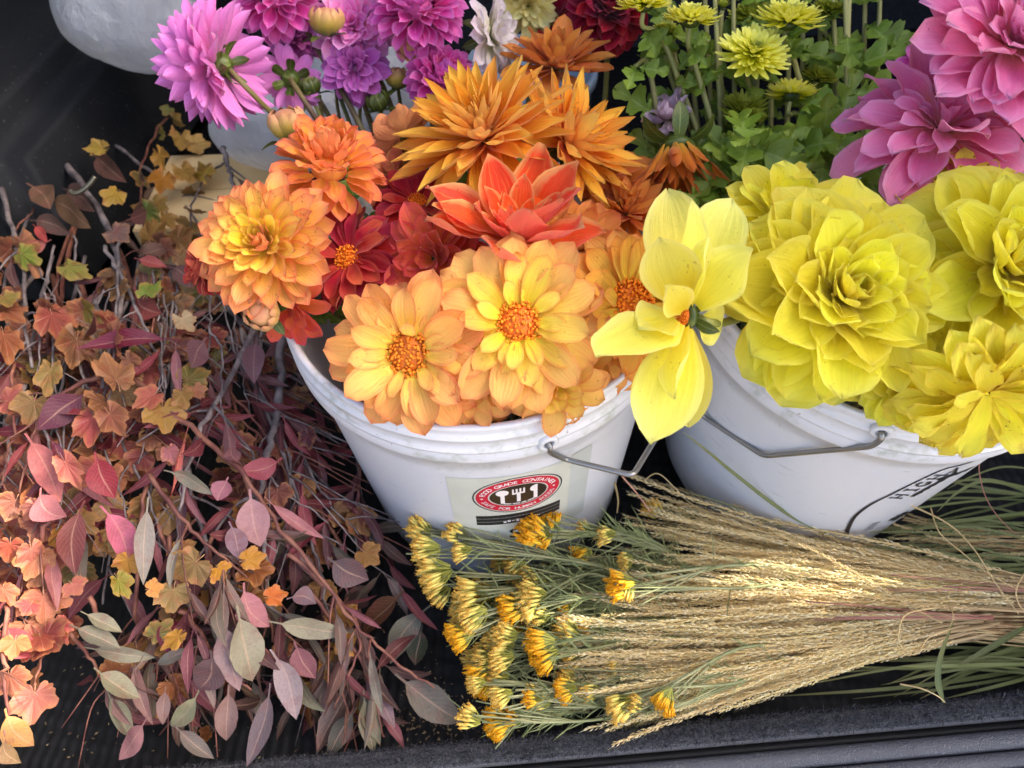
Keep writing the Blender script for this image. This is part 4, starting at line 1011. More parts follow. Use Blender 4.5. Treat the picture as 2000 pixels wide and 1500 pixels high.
bud('pale yellow bud peeping from under the magenta pompon', 800, 90, .635, 26, (-.35, -.5, .8), pstem((812, 100, .66), (850, 250, .68)))
# thin bare stems among the pink ones and green foliage filling the bucket mouths
for i, (a, b_, c_) in enumerate((((655, 165, .70), (668, 250, .70), (730, 420, .72)), ((622, 190, .69), (640, 262, .69), (700, 400, .71)), ((705, 180, .69), (706, 260, .69), (740, 400, .71)), ((690, 150, .70), (745, 285, .69), (800, 420, .71)))):
    t = thing('bare_stalk', ('thin brown stalk left of the bright white bag, below the lilac dahlia', 'thinnest brown stalk nearest the round bud on the bent stem', 'upright brown stalk below the lilac dahlia, beside the small green bud', 'long thin stalk slanting behind the lilac dahlia to the amber one')[i], 'stem', P(*c_), 'bare stems behind the apricot dahlia'); stem(t, [P(*a), P(*b_), P(*c_)], .0016, .0019, M_stem)
# ================================================================== heap of autumn branches on the left
M_twig = noise_mat('grey_twig_bark', (84, 74, 74), (140, 128, 124), 60, .75, .5, dist=.0008)
M_twigr = noise_mat('red_brown_twig', (96, 52, 46), (140, 92, 72), 60, .6, .3, dist=.0006)
M_lance = leaf_mat('lance_leaf', 'lance', .22, .48)
M_lobed = leaf_mat('lobed_leaf', 'lobed', .28, .5)
M_pet = noise_mat('leaf_stalk', (170, 110, 90), (206, 150, 120), 60, .5, .1)

def lance_mesh(seed, W=.27, fold=.35, bend=.3, teeth=0.03):
    rs = random.Random(seed); nu, nv = 12, 5; v = []; uu = []; x = z = 0; pet = .16
    f = []
    b0 = bend*rs.uniform(-.6, 1.2); tw = rs.uniform(-.35, .35); sway = rs.uniform(-.10, .10); ph = rs.uniform(0, 6)
    for i in range(nu+1):
        u = i/nu; a = b0*(u-.2)
        if i: x += math.cos(a)/nu; z -= math.sin(a)/nu
        s = (u-pet)/(1-pet)
        if s <= 0: wd = .011
        else:
            wd = max(.011 if s < .1 else .001, W*.5*math.sin(math.pi*s**.82)**.9*(1+teeth*rs.uniform(-1.5, 1)))
        for j in range(nv):
            q = -1+2*j/(nv-1); yy = wd*q; zz = abs(yy)*fold+.02*math.sin(u*9+ph+q)*min(1, wd*9)
            t = tw*u; y2 = yy*math.cos(t)-zz*math.sin(t); z2 = yy*math.sin(t)+zz*math.cos(t)
            v.append((x+z2*math.sin(a), y2+sway*math.sin(math.pi*u), z+z2*math.cos(a))); uu.append((u, q, rs.random()))
    f = [(i*nv+j, (i+1)*nv+j, (i+1)*nv+j+1, i*nv+j+1) for i in range(nu) for j in range(nv-1)]
    return mesh('leaf', v, f, uu, True, M_lance)

def lobed_mesh(seed, three=True):
    rs = random.Random(seed); nr, na = 5, 40; v = []; uu = []; ph = [rs.uniform(0, 6) for _ in range(5)]
    cup = rs.uniform(-.35, .55); fold = rs.uniform(-.1, .5); droop = rs.uniform(-.2, .6)
    # blade starts at x=.22 (end of the stalk); origin at the stalk's foot
    c = .22
    def rad(t):     # outline round the point where the veins meet
        k = abs(t)
        r_ = .37+.22*math.exp(-(t/.40)**2)+.17*math.exp(-((k-1.05)/.34)**2)+.04*math.exp(-((k-1.9)/.4)**2)-.10*max(0, k-1.5)
        r_ *= 1+.045*math.cos(t*17+ph[0])+.03*math.cos(t*31+ph[1])
        if k > 2.5: r_ *= max(.12, 1-(k-2.5)/.75)
        return r_
    v.append((c, 0, 0)); uu.append((0, 0, 0))
    for i in range(1, nr+1):
        k = i/nr
        for j in range(na+1):
            t = -2.75+5.5*j/na; r_ = rad(t)*k; x, y = r_*math.cos(t), r_*math.sin(t)
            z = cup*(r_*r_)*.5+fold*abs(y)*.35-droop*max(0, x)**2*.35+.035*math.sin(t*6+ph[2])*k*k+.02*math.sin(t*11+ph[3])*k
            v.append((c+x, y*1.05, z)); uu.append((k, t, k))
    f = [(0, 1+j, 2+j) for j in range(na)]
    for i in range(nr-1):
        o = 1+i*(na+1); p_ = o+na+1
        f += [(o+j, p_+j, p_+j+1, o+j+1) for j in range(na)]
    # stalk as a thin strip
    n = len(v)
    for x, z in ((0, -.02), (.11, .01), (c+.01, 0)):
        v += [(x, -.010, z), (x, .010, z)]; uu += [(0, 0, 1), (0, 0, 1)]
    f += [(n, n+2, n+3, n+1), (n+2, n+4, n+5, n+3)]
    return mesh('leaf', v, f, uu, True, M_lobed)
LANCEF = [lance_mesh(40+i, random.uniform(.15, .25), random.uniform(.1, .7), random.uniform(.2, .9), .05) for i in range(12)]
LANCE = [lance_mesh(i, .27, random.uniform(.15, .6), random.uniform(.1, .6)) for i in range(9)]
LOBED = [lobed_mesh(i) for i in range(10)]

def zh(px, py):
    """height of the heap's upper side under a pixel of the photograph"""
    z = float(np.interp(py, [240, 320, 420, 550, 700, 900, 1050, 1200, 1320, 1450, 1600], [.10, .12, .135, .15, .165, .165, .14, .10, .06, .012, .0]))
    k = float(np.interp(px, [-100, 60, 200, 420, 560, 700, 900], [1.0, 1.05, 1.05, .95, .72, .5, .3]))
    if py > 950 and px < 150: z = max(z, .125-.03*(px/150))
    return max(FZ+.012, z*k)

def leaf_on(parent, base, tip, kind, col, w=None, roll=None, tilt=None, rs=random):
    d = tip-base; L = d.length; d = d.normalized()
    n = (CO-base).normalized()+V((rs.gauss(0, .25), rs.gauss(0, .25), rs.gauss(.1, .2)))
    n = (n-d*n.dot(d)).normalized(); n = Quaternion(d, rs.gauss(0, .45) if roll is None else roll) @ n
    if rs.random() < .12: n = -n
    y = n.cross(d); me = rs.choice((LANCE if w is not None else LANCEF) if kind == 'n' else LOBED)
    sy = L if w is None else (w/.27 if kind == 'n' else w/1.05)
    if w is None: sy = L*rs.uniform(.85, 1.15)
    Mp = Matrix(((d.x*L, y.x*sy, n.x*L, base.x), (d.y*L, y.y*sy, n.y*L, base.y), (d.z*L, y.z*sy, n.z*L, base.z), (0, 0, 0, 1)))
    o = link('leaf', me, parent, None, Mp); o.color = col
    return o

def pal(px, py, rs):
    """leaf kind and colour by place in the heap, as in the photograph"""
    def pick(*cs): return rs.choice(cs)
    if py < 470:
        return ('n', pick('8a6850', '7a5a4c', '90705a', '6e5048')) if rs.random() < .5 else ('l', pick('c8a050', 'bc8c46', 'a08a44', 'c49a50'))
    if px < 120 and py > 930:
        return ('l', pick('d07858', 'c86450', 'd48c60', 'c05850', 'cc7c54')) if rs.random() < .8 else ('n', pick('d88484', 'cc6a6c'))
    if py < 700:
        return ('l', pick('a05c48', '8c6840', 'a4644c', '8e4438', '8c8444', 'a84e46')) if rs.random() < .72 else ('n', pick('7c3c44', '8a5a54', 'a06058'))
    if px < 330 and py < 1020:
        return ('l', pick('b45a50', 'c0785a', 'a85048', 'b08850', 'a06a48')) if rs.random() < .5 else ('n', pick('8c2c40', 'b04c54', '76243a', 'a83c48', 'c06c6c'))
    if py < 1020:
        return ('n', pick('8c404c', '9c5660', '7c2c3a', 'a84a54', '86505a', 'a06c70')) if rs.random() < .85 else ('l', pick('b48050', 'b0604c'))
    if px < 330 and py < 1200:
        return ('l', pick('c08a3c', 'b47c40', 'a8804a', 'c4843c', '94803c')) if rs.random() < .5 else ('n', pick('9a8c7c', 'b46a74', '8a4048', 'a07a78'))
    return ('n', pick('9c9480', '8c7468', '8a6a66', '80705c', '906a62', '7a5450', '8c4c54', '984e58', '7c3c40', '6c4a40')) if rs.random() < .88 else ('l', pick('c48a38', 'b07a34', 'b86a30'))

GB = 'cut autumn branches heaped left of the buckets'
branches = []
def branch(label, pts, r, mat, fill, zoff=-.012, zs=None, group=GB, twigs=3, seed=1, spread=.05, leaflen=(.036, .058)):
    """pts: pixels along the branch; its height follows the heap"""
    rs = random.Random(seed)
    w3 = [PZ(x, y, max(FZ+.004, (zh(x, y)+zoff) if zs is None else zs[i])) for i, (x, y) in enumerate(pts)]
    root = thing('branch', label, 'branch', w3[0], group)
    p = smooth_path(w3, 5); m = len(p)
    p = [q+V((rs.gauss(0, .0009), rs.gauss(0, .0009), rs.gauss(0, .0009))) for q in p]
    mb = MB(); mb.tube(p, [r*(1-.62*i/(m-1))*(1.18 if i % 7 == 3 else 1) for i in range(m)], 6, rough=.08)
    ends = []
    for k in range(twigs):
        i = rs.randint(int(m*.25), m-2); d = (p[min(i+2, m-1)]-p[max(0, i-2)]).normalized()
        side = d.cross(V((0, 0, 1))).normalized()*rs.choice((-1, 1))
        q = [p[i], p[i]+(d*.6+side*.6+V((0, 0, rs.uniform(-.1, .3))))*spread*.5, p[i]+(d*1.1+side*.9+V((0, 0, rs.uniform(-.4, .2))))*spread]
        mb.tube(smooth_path(q, 4), [r*.46*(1-.07*j) for j in range(9)], 5, rough=.08); ends.append(smooth_path(q, 4))
    mb.build('stem', mat, root)
    for k in range(fill):
        path = rs.choice([p]+ends) if ends else p
        i = rs.randint(int(len(path)*.3), len(path)-1); b0 = path[i]
        x, y = pix(b0); kind, col = pal(x, y, rs)
        d = (path[min(i+1, len(path)-1)]-path[max(0, i-1)]).normalized()
        d = (d*rs.uniform(.2, 1)+V((rs.gauss(0, .6), rs.gauss(-.25, .5), rs.gauss(-.25, .35)))).normalized()
        L = rs.uniform(*leaflen)*(.62 if kind == 'l' else 1)
        t = b0+d*L
        if t.z < FZ+.004: t.z = FZ+.004
        # keep clear of the left bucket
        q = V((t.x-LX, t.y-LY, 0)); 
        if q.length < .15: continue
        tx_, ty_ = pix(t)
        if (ty_ > 1340 and tx_ < 240 and tx_ > 40) or ty_ > 1465 or (tx_ < 330 and ty_ > 1430) or rs.random() < .12: continue
        leaf_on(root, b0, t, kind, lin(col, rs.uniform(.32, .68)), rs=rs)
    branches.append((root, p)); return root

T, TR = M_twig, M_twigr
branch('thick grey stem with a slanted cut end at the top left of the heap', [(110, 300), (160, 362), (205, 430), (232, 510), (238, 580), (225, 650), (200, 760)], .0042, T, 10, .002, twigs=2, seed=11)
branch('grey curved stem along the left edge with its cut end upward', [(2, 312), (8, 400), (30, 470), (44, 520), (46, 600), (60, 720)], .0032, T, 12, .004, seed=12)
branch('short dark cut stub standing in front of the manila box', [(436, 288), (446, 325), (452, 350), (470, 420), (480, 520)], .0028, T, 3, -.004, zs=[.215, .205, .195, .17, .14], twigs=1, seed=13)
branch('grey stem slanting from behind the brown leaves to the manila box', [(205, 265), (262, 312), (325, 360), (380, 430), (410, 520)], .0026, T, 8, -.02, seed=14)
branch('thin brown stem with gold leaves below the far left pink ball', [(330, 226), (300, 268), (280, 320), (276, 380), (278, 470), (262, 560)], .0017, TR, 12, .012, twigs=3, seed=15, spread=.04, leaflen=(.034, .05))
branch('slim olive twig curving toward the golden yellow dahlia', [(438, 318), (400, 350), (375, 400), (368, 450), (330, 520)], .0016, T, 7, .005, twigs=1, seed=16)
branch('long red brown twig running diagonally across the heap with a pale cut end', [(268, 742), (350, 815), (460, 912), (532, 1010), (620, 1122), (690, 1215), (770, 1290), (850, 1342)], .0026, TR, 14, .014, twigs=3, seed=17)
branch('thick upright grey stem just left of the bucket', [(545, 610), (549, 700), (545, 780), (530, 855), (512, 930), (500, 1000), (520, 1100)], .0042, T, 12, .004, twigs=2, seed=18)
branch('grey stem leaning from the bucket rim down to the left', [(500, 640), (452, 730), (405, 815), (372, 900), (350, 1000)], .0030, T, 12, .004, twigs=2, seed=19)
branch('pair of thin grey stems crossing in the middle of the heap', [(204, 480), (240, 545), (268, 610), (292, 660), (330, 760)], .0022, T, 10, .010, twigs=2, seed=20)
branch('straight thin brown stem above the crimson long leaf', [(232, 470), (230, 560), (226, 650), (215, 780)], .0018, T, 10, .012, twigs=2, seed=21)
branch('dark forked stem under the half hidden crimson dahlia', [(300, 470), (360, 478), (330, 540), (342, 620), (330, 700)], .0028, T, 10, -.002, twigs=2, seed=22)
branch('dark purple stem with large plum leaves on the left', [(192, 735), (140, 758), (88, 800), (58, 870), (40, 960)], .0022, TR, 12, .010, twigs=2, seed=23)
branch('salmon leaved twig hanging at the left edge toward the viewer', [(100, 985), (85, 1040), (62, 1090), (42, 1150), (25, 1230), (10, 1300)], .0021, TR, 15, .010, twigs=4, seed=24, spread=.03)
branch('pale twig ending in a single large salmon lobed leaf near the bottom left', [(112, 1150), (100, 1215), (84, 1280), (66, 1345)], .0018, TR, 3, .012, twigs=0, seed=25)
branch('orange twig with curled leaves in the lower left corner', [(12, 1180), (8, 1280), (10, 1340), (14, 1400), (5, 1470)], .0017, TR, 4, .02, twigs=1, seed=26, spread=.025)
branch('tan stem with mustard leaves in the lower middle of the heap', [(352, 1190), (398, 1250), (450, 1320), (492, 1345)], .0022, TR, 10, .004, twigs=2, seed=27)
branch('slender tan stem with small gold lobed leaves', [(290, 925), (350, 1010), (410, 1070), (490, 1132)], .0021, TR, 14, .010, twigs=2, seed=28)
branch('drooping stem with grey green willow leaves, lower left', [(140, 1235), (172, 1282), (205, 1330), (232, 1400)], .0017, TR, 12, .006, twigs=2, seed=29)
branch('short stem between mustard leaves and grey leaves', [(178, 1165), (204, 1245), (214, 1298), (230, 1360)], .0020, TR, 10, .002, twigs=1, seed=30)
branch('leafy spray reaching right toward the yellow florets', [(560, 1080), (640, 1150), (700, 1225), (690, 1300), (650, 1390)], .0020, TR, 18, .006, twigs=3, seed=31)
branch('leafy spray pointing down at the carpet edge, right of the heap', [(600, 1150), (660, 1230), (710, 1300), (730, 1390), (745, 1440)], .0018, TR, 14, .004, twigs=2, seed=32)
# buried branches under the ones above
# bare twigs lying over the upper and middle heap
for i in range(26):
    rs = random.Random(700+i); x0, y0 = rs.uniform(20, 540), rs.uniform(380, 900); ang = rs.gauss(.1, .35); L = rs.uniform(160, 360); pts = []
    for k in range(5): pts.append((x0, y0)); x0 += math.sin(ang)*L/4+rs.gauss(0, 5); y0 += math.cos(ang)*L/4; ang += rs.gauss(0, .12)
    if any(a > 560 and b < 760 for a, b in pts): pts = [(min(a, 540), b) for a, b in pts]
    branch('thin bare twig crossing the upper heap of autumn branches', pts, rs.uniform(.0009, .0016), rs.choice((T, T, TR)), 2, rs.uniform(-.006, .012), group='bare twigs crossing the heap', twigs=rs.randint(1, 3), seed=740+i, spread=.035)
for i in range(34):
    rs = random.Random(100+i)
    x0 = rs.uniform(30, 520); y0 = rs.uniform(400, 620)
    if x0 > 380: y0 = max(y0, 640)
    ang = rs.gauss(0, .30)+(x0-260)/900; L = rs.uniform(380, 760)
    pts = []; x, y = x0, y0
    for k in range(6):
        pts.append((x, y)); x += math.sin(ang)*L/5+rs.gauss(0, 10); y += math.cos(ang)*L/5; ang += rs.gauss(.04, .10)
    pts = [(min(700, max(-60, a)), min(1430, b)) for a, b in pts]
    branch('leafy autumn branch buried in the heap left of the buckets', pts, rs.uniform(.0018, .0030), rs.choice((T, T, TR)), 22, rs.uniform(-.045, -.012), group='branches buried in the heap', twigs=4, seed=200+i, spread=.06)
for i in range(10):
    rs = random.Random(300+i); x0 = rs.uniform(260, 620); y0 = rs.uniform(950, 1120)
    pts = [(x0, y0), (x0+rs.uniform(-20, 50), y0+110), (x0+rs.uniform(-40, 90), y0+210), (min(720, x0+rs.uniform(-60, 120)), min(1440, y0+320))]
    branch('grey leaved spray low at the front of the heap', pts, .0018, TR, 18, rs.uniform(-.03, -.008), group='sprays low at the front of the heap', twigs=3, seed=330+i, spread=.05)

# leaves one can recognise in the photograph: base pixel, tip pixel, kind, width px, colour
HERO = """
228 746 195 676 l 72 b07a54;318 796 328 866 l 76 c89a4c;302 770 246 806 l 52 c8664e;364 742 426 716 l 56 94843e;355 766 368 812 l 44 bc8c46;380 758 402 788 l 36 c8825a
182 812 178 896 l 70 be5650;212 806 260 868 l 56 a86446;100 610 126 684 l 66 a85446;2 600 62 646 l 60 aa6446;6 650 24 726 l 62 a05c3c;40 470 66 556 l 50 aa6e50;100 720 88 796 l 46 967c40
150 660 130 740 l 74 82583c;250 700 285 745 l 40 a0664a;262 558 318 612 n 56 a5504c;225 670 205 622 l 66 aa6450;286 575 320 540 l 44 7c963a;262 504 326 520 n 22 be5a54
40 495 85 520 l 50 96a03c;130 520 190 545 l 44 9c9840;5 580 32 608 l 50 968440;165 600 205 640 l 42 8c8034;355 620 385 660 l 40 dcc090
500 658 497 742 n 38 96696e;404 658 372 720 n 44 96696e;352 664 148 684 n 34 7e2840;343 670 350 772 n 18 c08084;176 764 72 840 n 54 661e38;49 846 118 982 n 48 d87a74
185 882 226 974 n 52 a6323c;368 832 331 974 n 13 d87066;320 918 418 964 n 34 968f78;552 894 468 920 n 40 b2505c;330 878 346 918 l 36 b86a6c;446 932 424 978 n 38 b4707a
600 845 612 890 l 46 6e3840;126 900 172 976 l 44 c8685a;94 850 128 936 n 20 6e2444;470 905 452 872 n 30 8c5a5e
488 955 510 1070 n 58 cd9696;196 988 254 1104 n 47 d76e87;290 970 280 1142 n 34 a0978a;165 978 148 1122 n 46 7d3c38;516 970 632 1052 n 21 d78c8c;447 1018 466 1092 n 40 a07a80
385 1095 322 1146 l 84 a5824b;340 1150 330 1212 l 66 a58850;480 1094 533 1080 l 44 d7962c;425 1110 440 1140 l 50 d7962c;250 1090 240 1140 l 48 d79a3a;292 1150 330 1142 l 36 e6a04a
526 1166 574 1156 l 40 eb7a28;476 1138 526 1224 n 52 cd8285;524 1213 680 1234 n 40 a59b7d;462 1183 504 1338 n 64 aaa287;433 1202 468 1348 n 50 a58787;528 1268 580 1402 n 52 b9a09b
564 1294 628 1402 n 42 918c6e;528 1334 484 1494 n 38 7d6969;447 1337 442 1450 n 40 a07d73;389 1348 328 1423 n 36 a5a078;324 1340 319 1414 n 24 a58278;286 1403 230 1485 n 44 be827d
183 1304 272 1364 n 40 969173;208 1348 258 1440 n 34 8c8c74;164 1264 302 1285 n 28 969178;136 1220 235 1266 n 32 9b967a;157 1194 240 1234 n 26 9b967a;385 1262 298 1302 n 22 8c8676
412 1270 384 1352 n 62 735555;575 1252 616 1324 n 46 a06468;675 1260 630 1394 n 40 a58278;702 1318 618 1474 n 44 785f55;698 1380 640 1480 n 36 504a3a;710 1348 730 1474 n 34 6e6a50
728 1138 674 1180 n 30 786258;640 1088 720 1132 n 56 6e5555;340 1416 418 1482 n 28 786c62;560 1170 618 1180 n 34 82646a
68 1352 58 1440 l 80 dc826e;10 1384 66 1458 n 44 e1a55a;10 1212 82 1280 n 48 dc5a60;110 1218 138 1272 l 44 d75a5c;60 1180 40 1210 l 50 c85550;80 952 128 1010 n 52 d78282
140 1140 165 1168 l 48 d77a68;60 1070 70 1130 l 50 d27a66;20 1060 15 1110 l 60 d7694c;30 1250 20 1300 l 56 e69055;4 1440 42 1490 n 30 be9660;72 985 40 1030 l 44 e08a78;5 1150 30 1195 l 50 dc6e50
300 1240 350 1200 l 50 8a8040;230 1130 260 1180 l 44 94902e;300 1210 345 1290 n 50 782038;350 1240 305 1278 l 34 d79a30
52 358 102 414 n 44 8c6950;95 385 178 446 n 48 967050;122 368 178 412 n 40 6e5248;180 300 244 354 n 36 6e4c40;202 290 154 292 l 34 d2b048;352 266 356 312 l 44 c8a050;374 280 424 282 l 38 d2a850
400 340 372 300 l 44 b4963c;310 300 330 345 l 34 c8963c;320 345 300 400 l 46 c88830;228 375 195 405 l 44 c8a030;338 232 366 250 l 30 c8a050;320 262 308 250 l 28 b4a84c;330 212 315 230 l 26 96964c
284 410 328 446 l 48 7d8c3c;222 452 262 478 l 50 a0786a;246 430 292 412 n 30 a06a64;64 438 92 474 n 18 d25550;100 468 36 496 n 24 d27a72;58 430 134 458 n 34 6e5248;355 330 385 370 l 40 b48c3c
290 470 330 430 l 50 b48a44;250 420 300 400 n 34 7a5848;315 425 350 455 l 46 c09040;300 395 335 420 l 44 b08c40;345 470 385 440 l 44 a87c48;270 500 330 480 n 34 8a6654;350 500 400 520 l 42 9c7444;330 520 372 560 n 34 74504c;841 1182 762 1296 n 46 787460;790 1154 704 1240 n 48 784e34;772 1316 907 1412 n 58 7a7060;662 1012 760 1072 n 42 5a5248;652 1094 718 1126 n 40 6e5a52
712 1290 772 1422 n 34 826468;700 1340 742 1456 n 32 6e6a50;825 1220 810 1300 n 40 3c4228;720 1146 676 1184 n 36 78605c
"""
for i, rec in enumerate(x for ln in HERO.strip().split('\n') for x in ln.split(';')):
    bx, by, tx, ty, kind, w_, col = rec.split(); bx, by, tx, ty, w_ = map(float, (bx, by, tx, ty, w_))
    rs = random.Random(900+i)
    up_ = .014+.012*rs.random()
    if bx > 640: z0, z1 = .02+.03*rs.random(), .006+.012*rs.random()
    else: z0, z1 = zh(bx, by)+up_, zh(tx, ty)+up_-.004
    b0, t0 = PZ(bx, by, z0), PZ(tx, ty, z1)
    dep = (b0-CO).dot(CF); wid = w_/FPX*dep
    if kind == 'l':      # the stalk is the first part of the mesh
        b0 = b0-(t0-b0)*.22
    # nearest branch carries it
    best = min(branches, key=lambda q: min((s-b0).length for s in q[1]))
    leaf_on(best[0], b0, t0, kind, lin(col, .54 if bx < 150 and by > 900 else .66), wid*(1.12 if kind == 'l' else 1.1), rs.gauss(0, .22), rs=rs)  # leaves in the left sun patch coloured darker to tone down its glare
# ================================================================== chrysanthemums
def mum_mat(name, base, mid, tip):
    b = NT(name); u, v, q = b.attr()
    col = b.ramp(u, [(0, lin(base)), (.5, lin(mid)), (1, lin(tip))])
    col = b.mix(b.math('MULTIPLY', b.fr(q, .72, 1.0), .75), col, lin((110, 126, 20)))
    return b.done(thin(b, col, .5, None, .3))
M_mum = mum_mat('mum_yellow', (190, 196, 20), (244, 238, 50), (252, 248, 130))
M_mumg = mum_mat('mum_green', (96, 120, 24), (150, 160, 40), (186, 188, 70))
def mum_head_mesh(r, mat, seed, dome=.35, n=150, close=0):
    rs = random.Random(seed); mb = MB()
    for i in range(n):
        t = 1-(i+.5)/n      # 1 centre ... 0 rim
        a = i*2.39996+rs.gauss(0, .06); e = R(float(np.interp(t, [0, .3, .6, .85, 1], [98, 82, 58, 30, 6]))-close*20+rs.gauss(0, 5))
        L = r*float(np.interp(t, [0, .4, .8, 1], [1.0, .8, .42, .22]))*rs.uniform(.9, 1.08); W = r*.092*float(np.interp(t, [0, .8, 1], [1.15, .8, .5]))
        rad = V((math.cos(a), math.sin(a), 0)); tan = V((-math.sin(a), math.cos(a), 0)); o = rad*r*.12*(1-t)+V((0, 0, r*dome*t*.4))
        v = []; uu = []
        for k in range(5):
            u = k/4; ee = e+R(14)*u*(1-t)-R(26)*u*u*(1-t); d = rad*math.sin(ee)+V((0, 0, 1))*math.cos(ee); nn = V((0, 0, 1))*math.sin(ee)-rad*math.cos(ee)
            c = o+d*L*u; w_ = W*(.5+.5*math.sin(math.pi*min(1, u*.75+.1)))*(1 if k < 4 else .45)
            v += [c-tan*w_+nn*w_*.55, c, c+tan*w_+nn*w_*.55]; uu += [(u, -1, t), (u, 0, t), (u, 1, t)]
        f = [(k*3+j, k*3+3+j, k*3+4+j, k*3+1+j) for k in range(4) for j in range(2)]
        mb.add(v, f, uu)
    return mesh('petals', mb.v, mb.f, mb.u, True, mat)
def mum_leaf_mesh(seed):
    rs = random.Random(seed); nu, nv = 26, 5; v = []; uu = []; bend = rs.uniform(.1, .9); x = z = 0; ph = rs.uniform(0, 3)
    for i in range(nu+1):
        u = i/nu; a = bend*u
        if i: x += math.cos(a)/nu; z -= math.sin(a)/nu
        w_ = .33*math.sin(math.pi*min(1, max(0.0, (u-.1))/.9)**.7)**.7*(.20+.80*abs(math.sin(u*8.6+.3+ph*.1))**1.3) if u > .1 else .02
        w_ *= 1+.13*math.sin(u*46+ph)
        w_ = max(w_, .018 if u < .97 else .002)
        for j in range(nv):
            s = -1+2*j/(nv-1); fwd = .16*abs(s)*abs(math.sin(u*8.6+.3))
            v.append((x+fwd, w_*s, z+abs(s)*w_*.35+.03*math.sin(u*9+s*3+ph))); uu.append((u, s, rs.random()))
    f = [(i*nv+j, (i+1)*nv+j, (i+1)*nv+j+1, i*nv+j+1) for i in range(nu) for j in range(nv-1)]
    return mesh('leaf', v, f, uu, True, M_gleaf)
MUML = [mum_leaf_mesh(i) for i in range(6)]
M_mstem = noise_mat('mum_stem', (126, 134, 66), (166, 160, 98), 14, .5, .12, stretch=(1, 1, .3))
def stemleaf(root, p, d, L, rs):
    d = d.normalized(); n = (CO-p).normalized()*.7+V((0, 0, .7))+V((rs.gauss(0, .35), rs.gauss(0, .35), 0)); n = (n-d*n.dot(d)).normalized(); y = n.cross(d)
    o = link('leaf', rs.choice(MUML), root, None, Matrix(((d.x*L, y.x*L, n.x*L, p.x), (d.y*L, y.y*L, n.y*L, p.y), (d.z*L, y.z*L, n.z*L, p.z), (0, 0, 0, 1))))
    return o
def mum(label, px, py, d, Rp, face, pts, mat=M_mum, leaves=5, close=0, seed=1, n=150, group='yellow green chrysanthemums'):
    rs = random.Random(seed*13+5); r = Rp/FPX*d; head = P(px, py, d); M = Matrix.Translation(head) @ face_frame(*face, rs.uniform(0, 6))
    ax = M.to_3x3() @ V((0, 0, 1)); sp = [head-ax*r*.15]+[head-ax*r*.7-V((0, 0, .003))]+[P(*q) for q in pts]
    root = thing('chrysanthemum', label, 'flower', sp[-1], group); o = stem(root, sp, .0018, .0028, M_mstem)
    h = link('petals', mum_head_mesh(r*1.1, mat, seed, n=n, close=close), root, None, M); h['kind'] = 'stuff'
    mb = MB(); mb.lathe([(.001, -r*.32), (r*.3, -r*.25), (r*.42, -r*.05), (r*.3, r*.05), (0, r*.06)], 12); mb.build('calyx', M_calyx, root, rel=True).matrix_basis = parent_inv(root) @ M
    path = smooth_path(sp, 5)
    for k in range(leaves):
        i = rs.randint(int(len(path)*.15), len(path)-2); dd = V((rs.gauss(0, 1), rs.gauss(-.3, .7), rs.uniform(-.1, .9)))
        stemleaf(root, path[i], dd, rs.uniform(.02, .036), rs)
mum('bright chrysanthemum cut by the top edge, leftmost of its kind', 1258, 8, .60, 48, (-.05, .8, .6), [(1290, 70, .625), (1330, 170, .64), (1385, 330, .66), (1400, 480, .68)], seed=2)
mum('flat topped chrysanthemum beside the one at the top edge', 1350, 38, .60, 50, (.02, .82, .55), [(1352, 110, .62), (1385, 220, .635), (1420, 360, .655), (1430, 500, .68)], seed=3)
mum('large chrysanthemum second from the right, nearly flat', 1540, 40, .60, 60, (.04, .8, .6), [(1548, 110, .62), (1570, 200, .635), (1590, 340, .655), (1580, 500, .68)], seed=4)
mum('chrysanthemum facing the viewer below the large flat one', 1472, 108, .60, 63, (-.02, .45, .9), [(1470, 190, .64), (1500, 330, .66), (1505, 480, .68)], seed=5)
mum('greenish half open chrysanthemum deeper in the bunch, left of centre', 1452, 220, .635, 42, (-.1, .55, .8), [(1446, 300, .655), (1440, 420, .67), (1450, 520, .69)], M_mumg, close=1, seed=6)
mum('chrysanthemum turned down with a grey green leaf across it', 1545, 185, .62, 44, (.05, .97, .12), [(1560, 230, .645), (1580, 340, .66), (1570, 500, .68)], seed=7, leaves=7)
mum('small green chrysanthemum bud beside the half open one', 1472, 238, .625, 24, (.1, .5, .85), [(1470, 330, .66), (1465, 480, .68)], M_mumg, close=2, seed=8, n=90, leaves=4)
mum('small lime chrysanthemum high in the bunch, right of the dim one', 1620, 22, .65, 34, (.1, .7, .7), [(1625, 110, .67), (1630, 300, .69), (1620, 480, .70)], M_mumg, seed=21, leaves=4)
mum('lime chrysanthemum button between the two left blooms', 1300, 60, .64, 26, (0, .7, .7), [(1310, 150, .66), (1380, 340, .68), (1400, 480, .70)], M_mumg, seed=22, leaves=3)
mum('lime chrysanthemum button right of the turned down one', 1600, 150, .64, 30, (.1, .7, .7), [(1605, 230, .66), (1610, 340, .68), (1600, 480, .70)], M_mumg, seed=23, leaves=3)
mum('dim chrysanthemum behind the large flat one', 1470, 35, .65, 44, (-.1, .7, .7), [(1470, 120, .68), (1480, 300, .69), (1490, 480, .70)], M_mumg, seed=9, leaves=4)
mum('tiny green chrysanthemum bud on a thin stem near the top', 1412, 15, .62, 16, (0, .8, .6), [(1405, 120, .65), (1420, 300, .67), (1425, 480, .69)], M_mumg, close=2, seed=10, n=60, leaves=4)
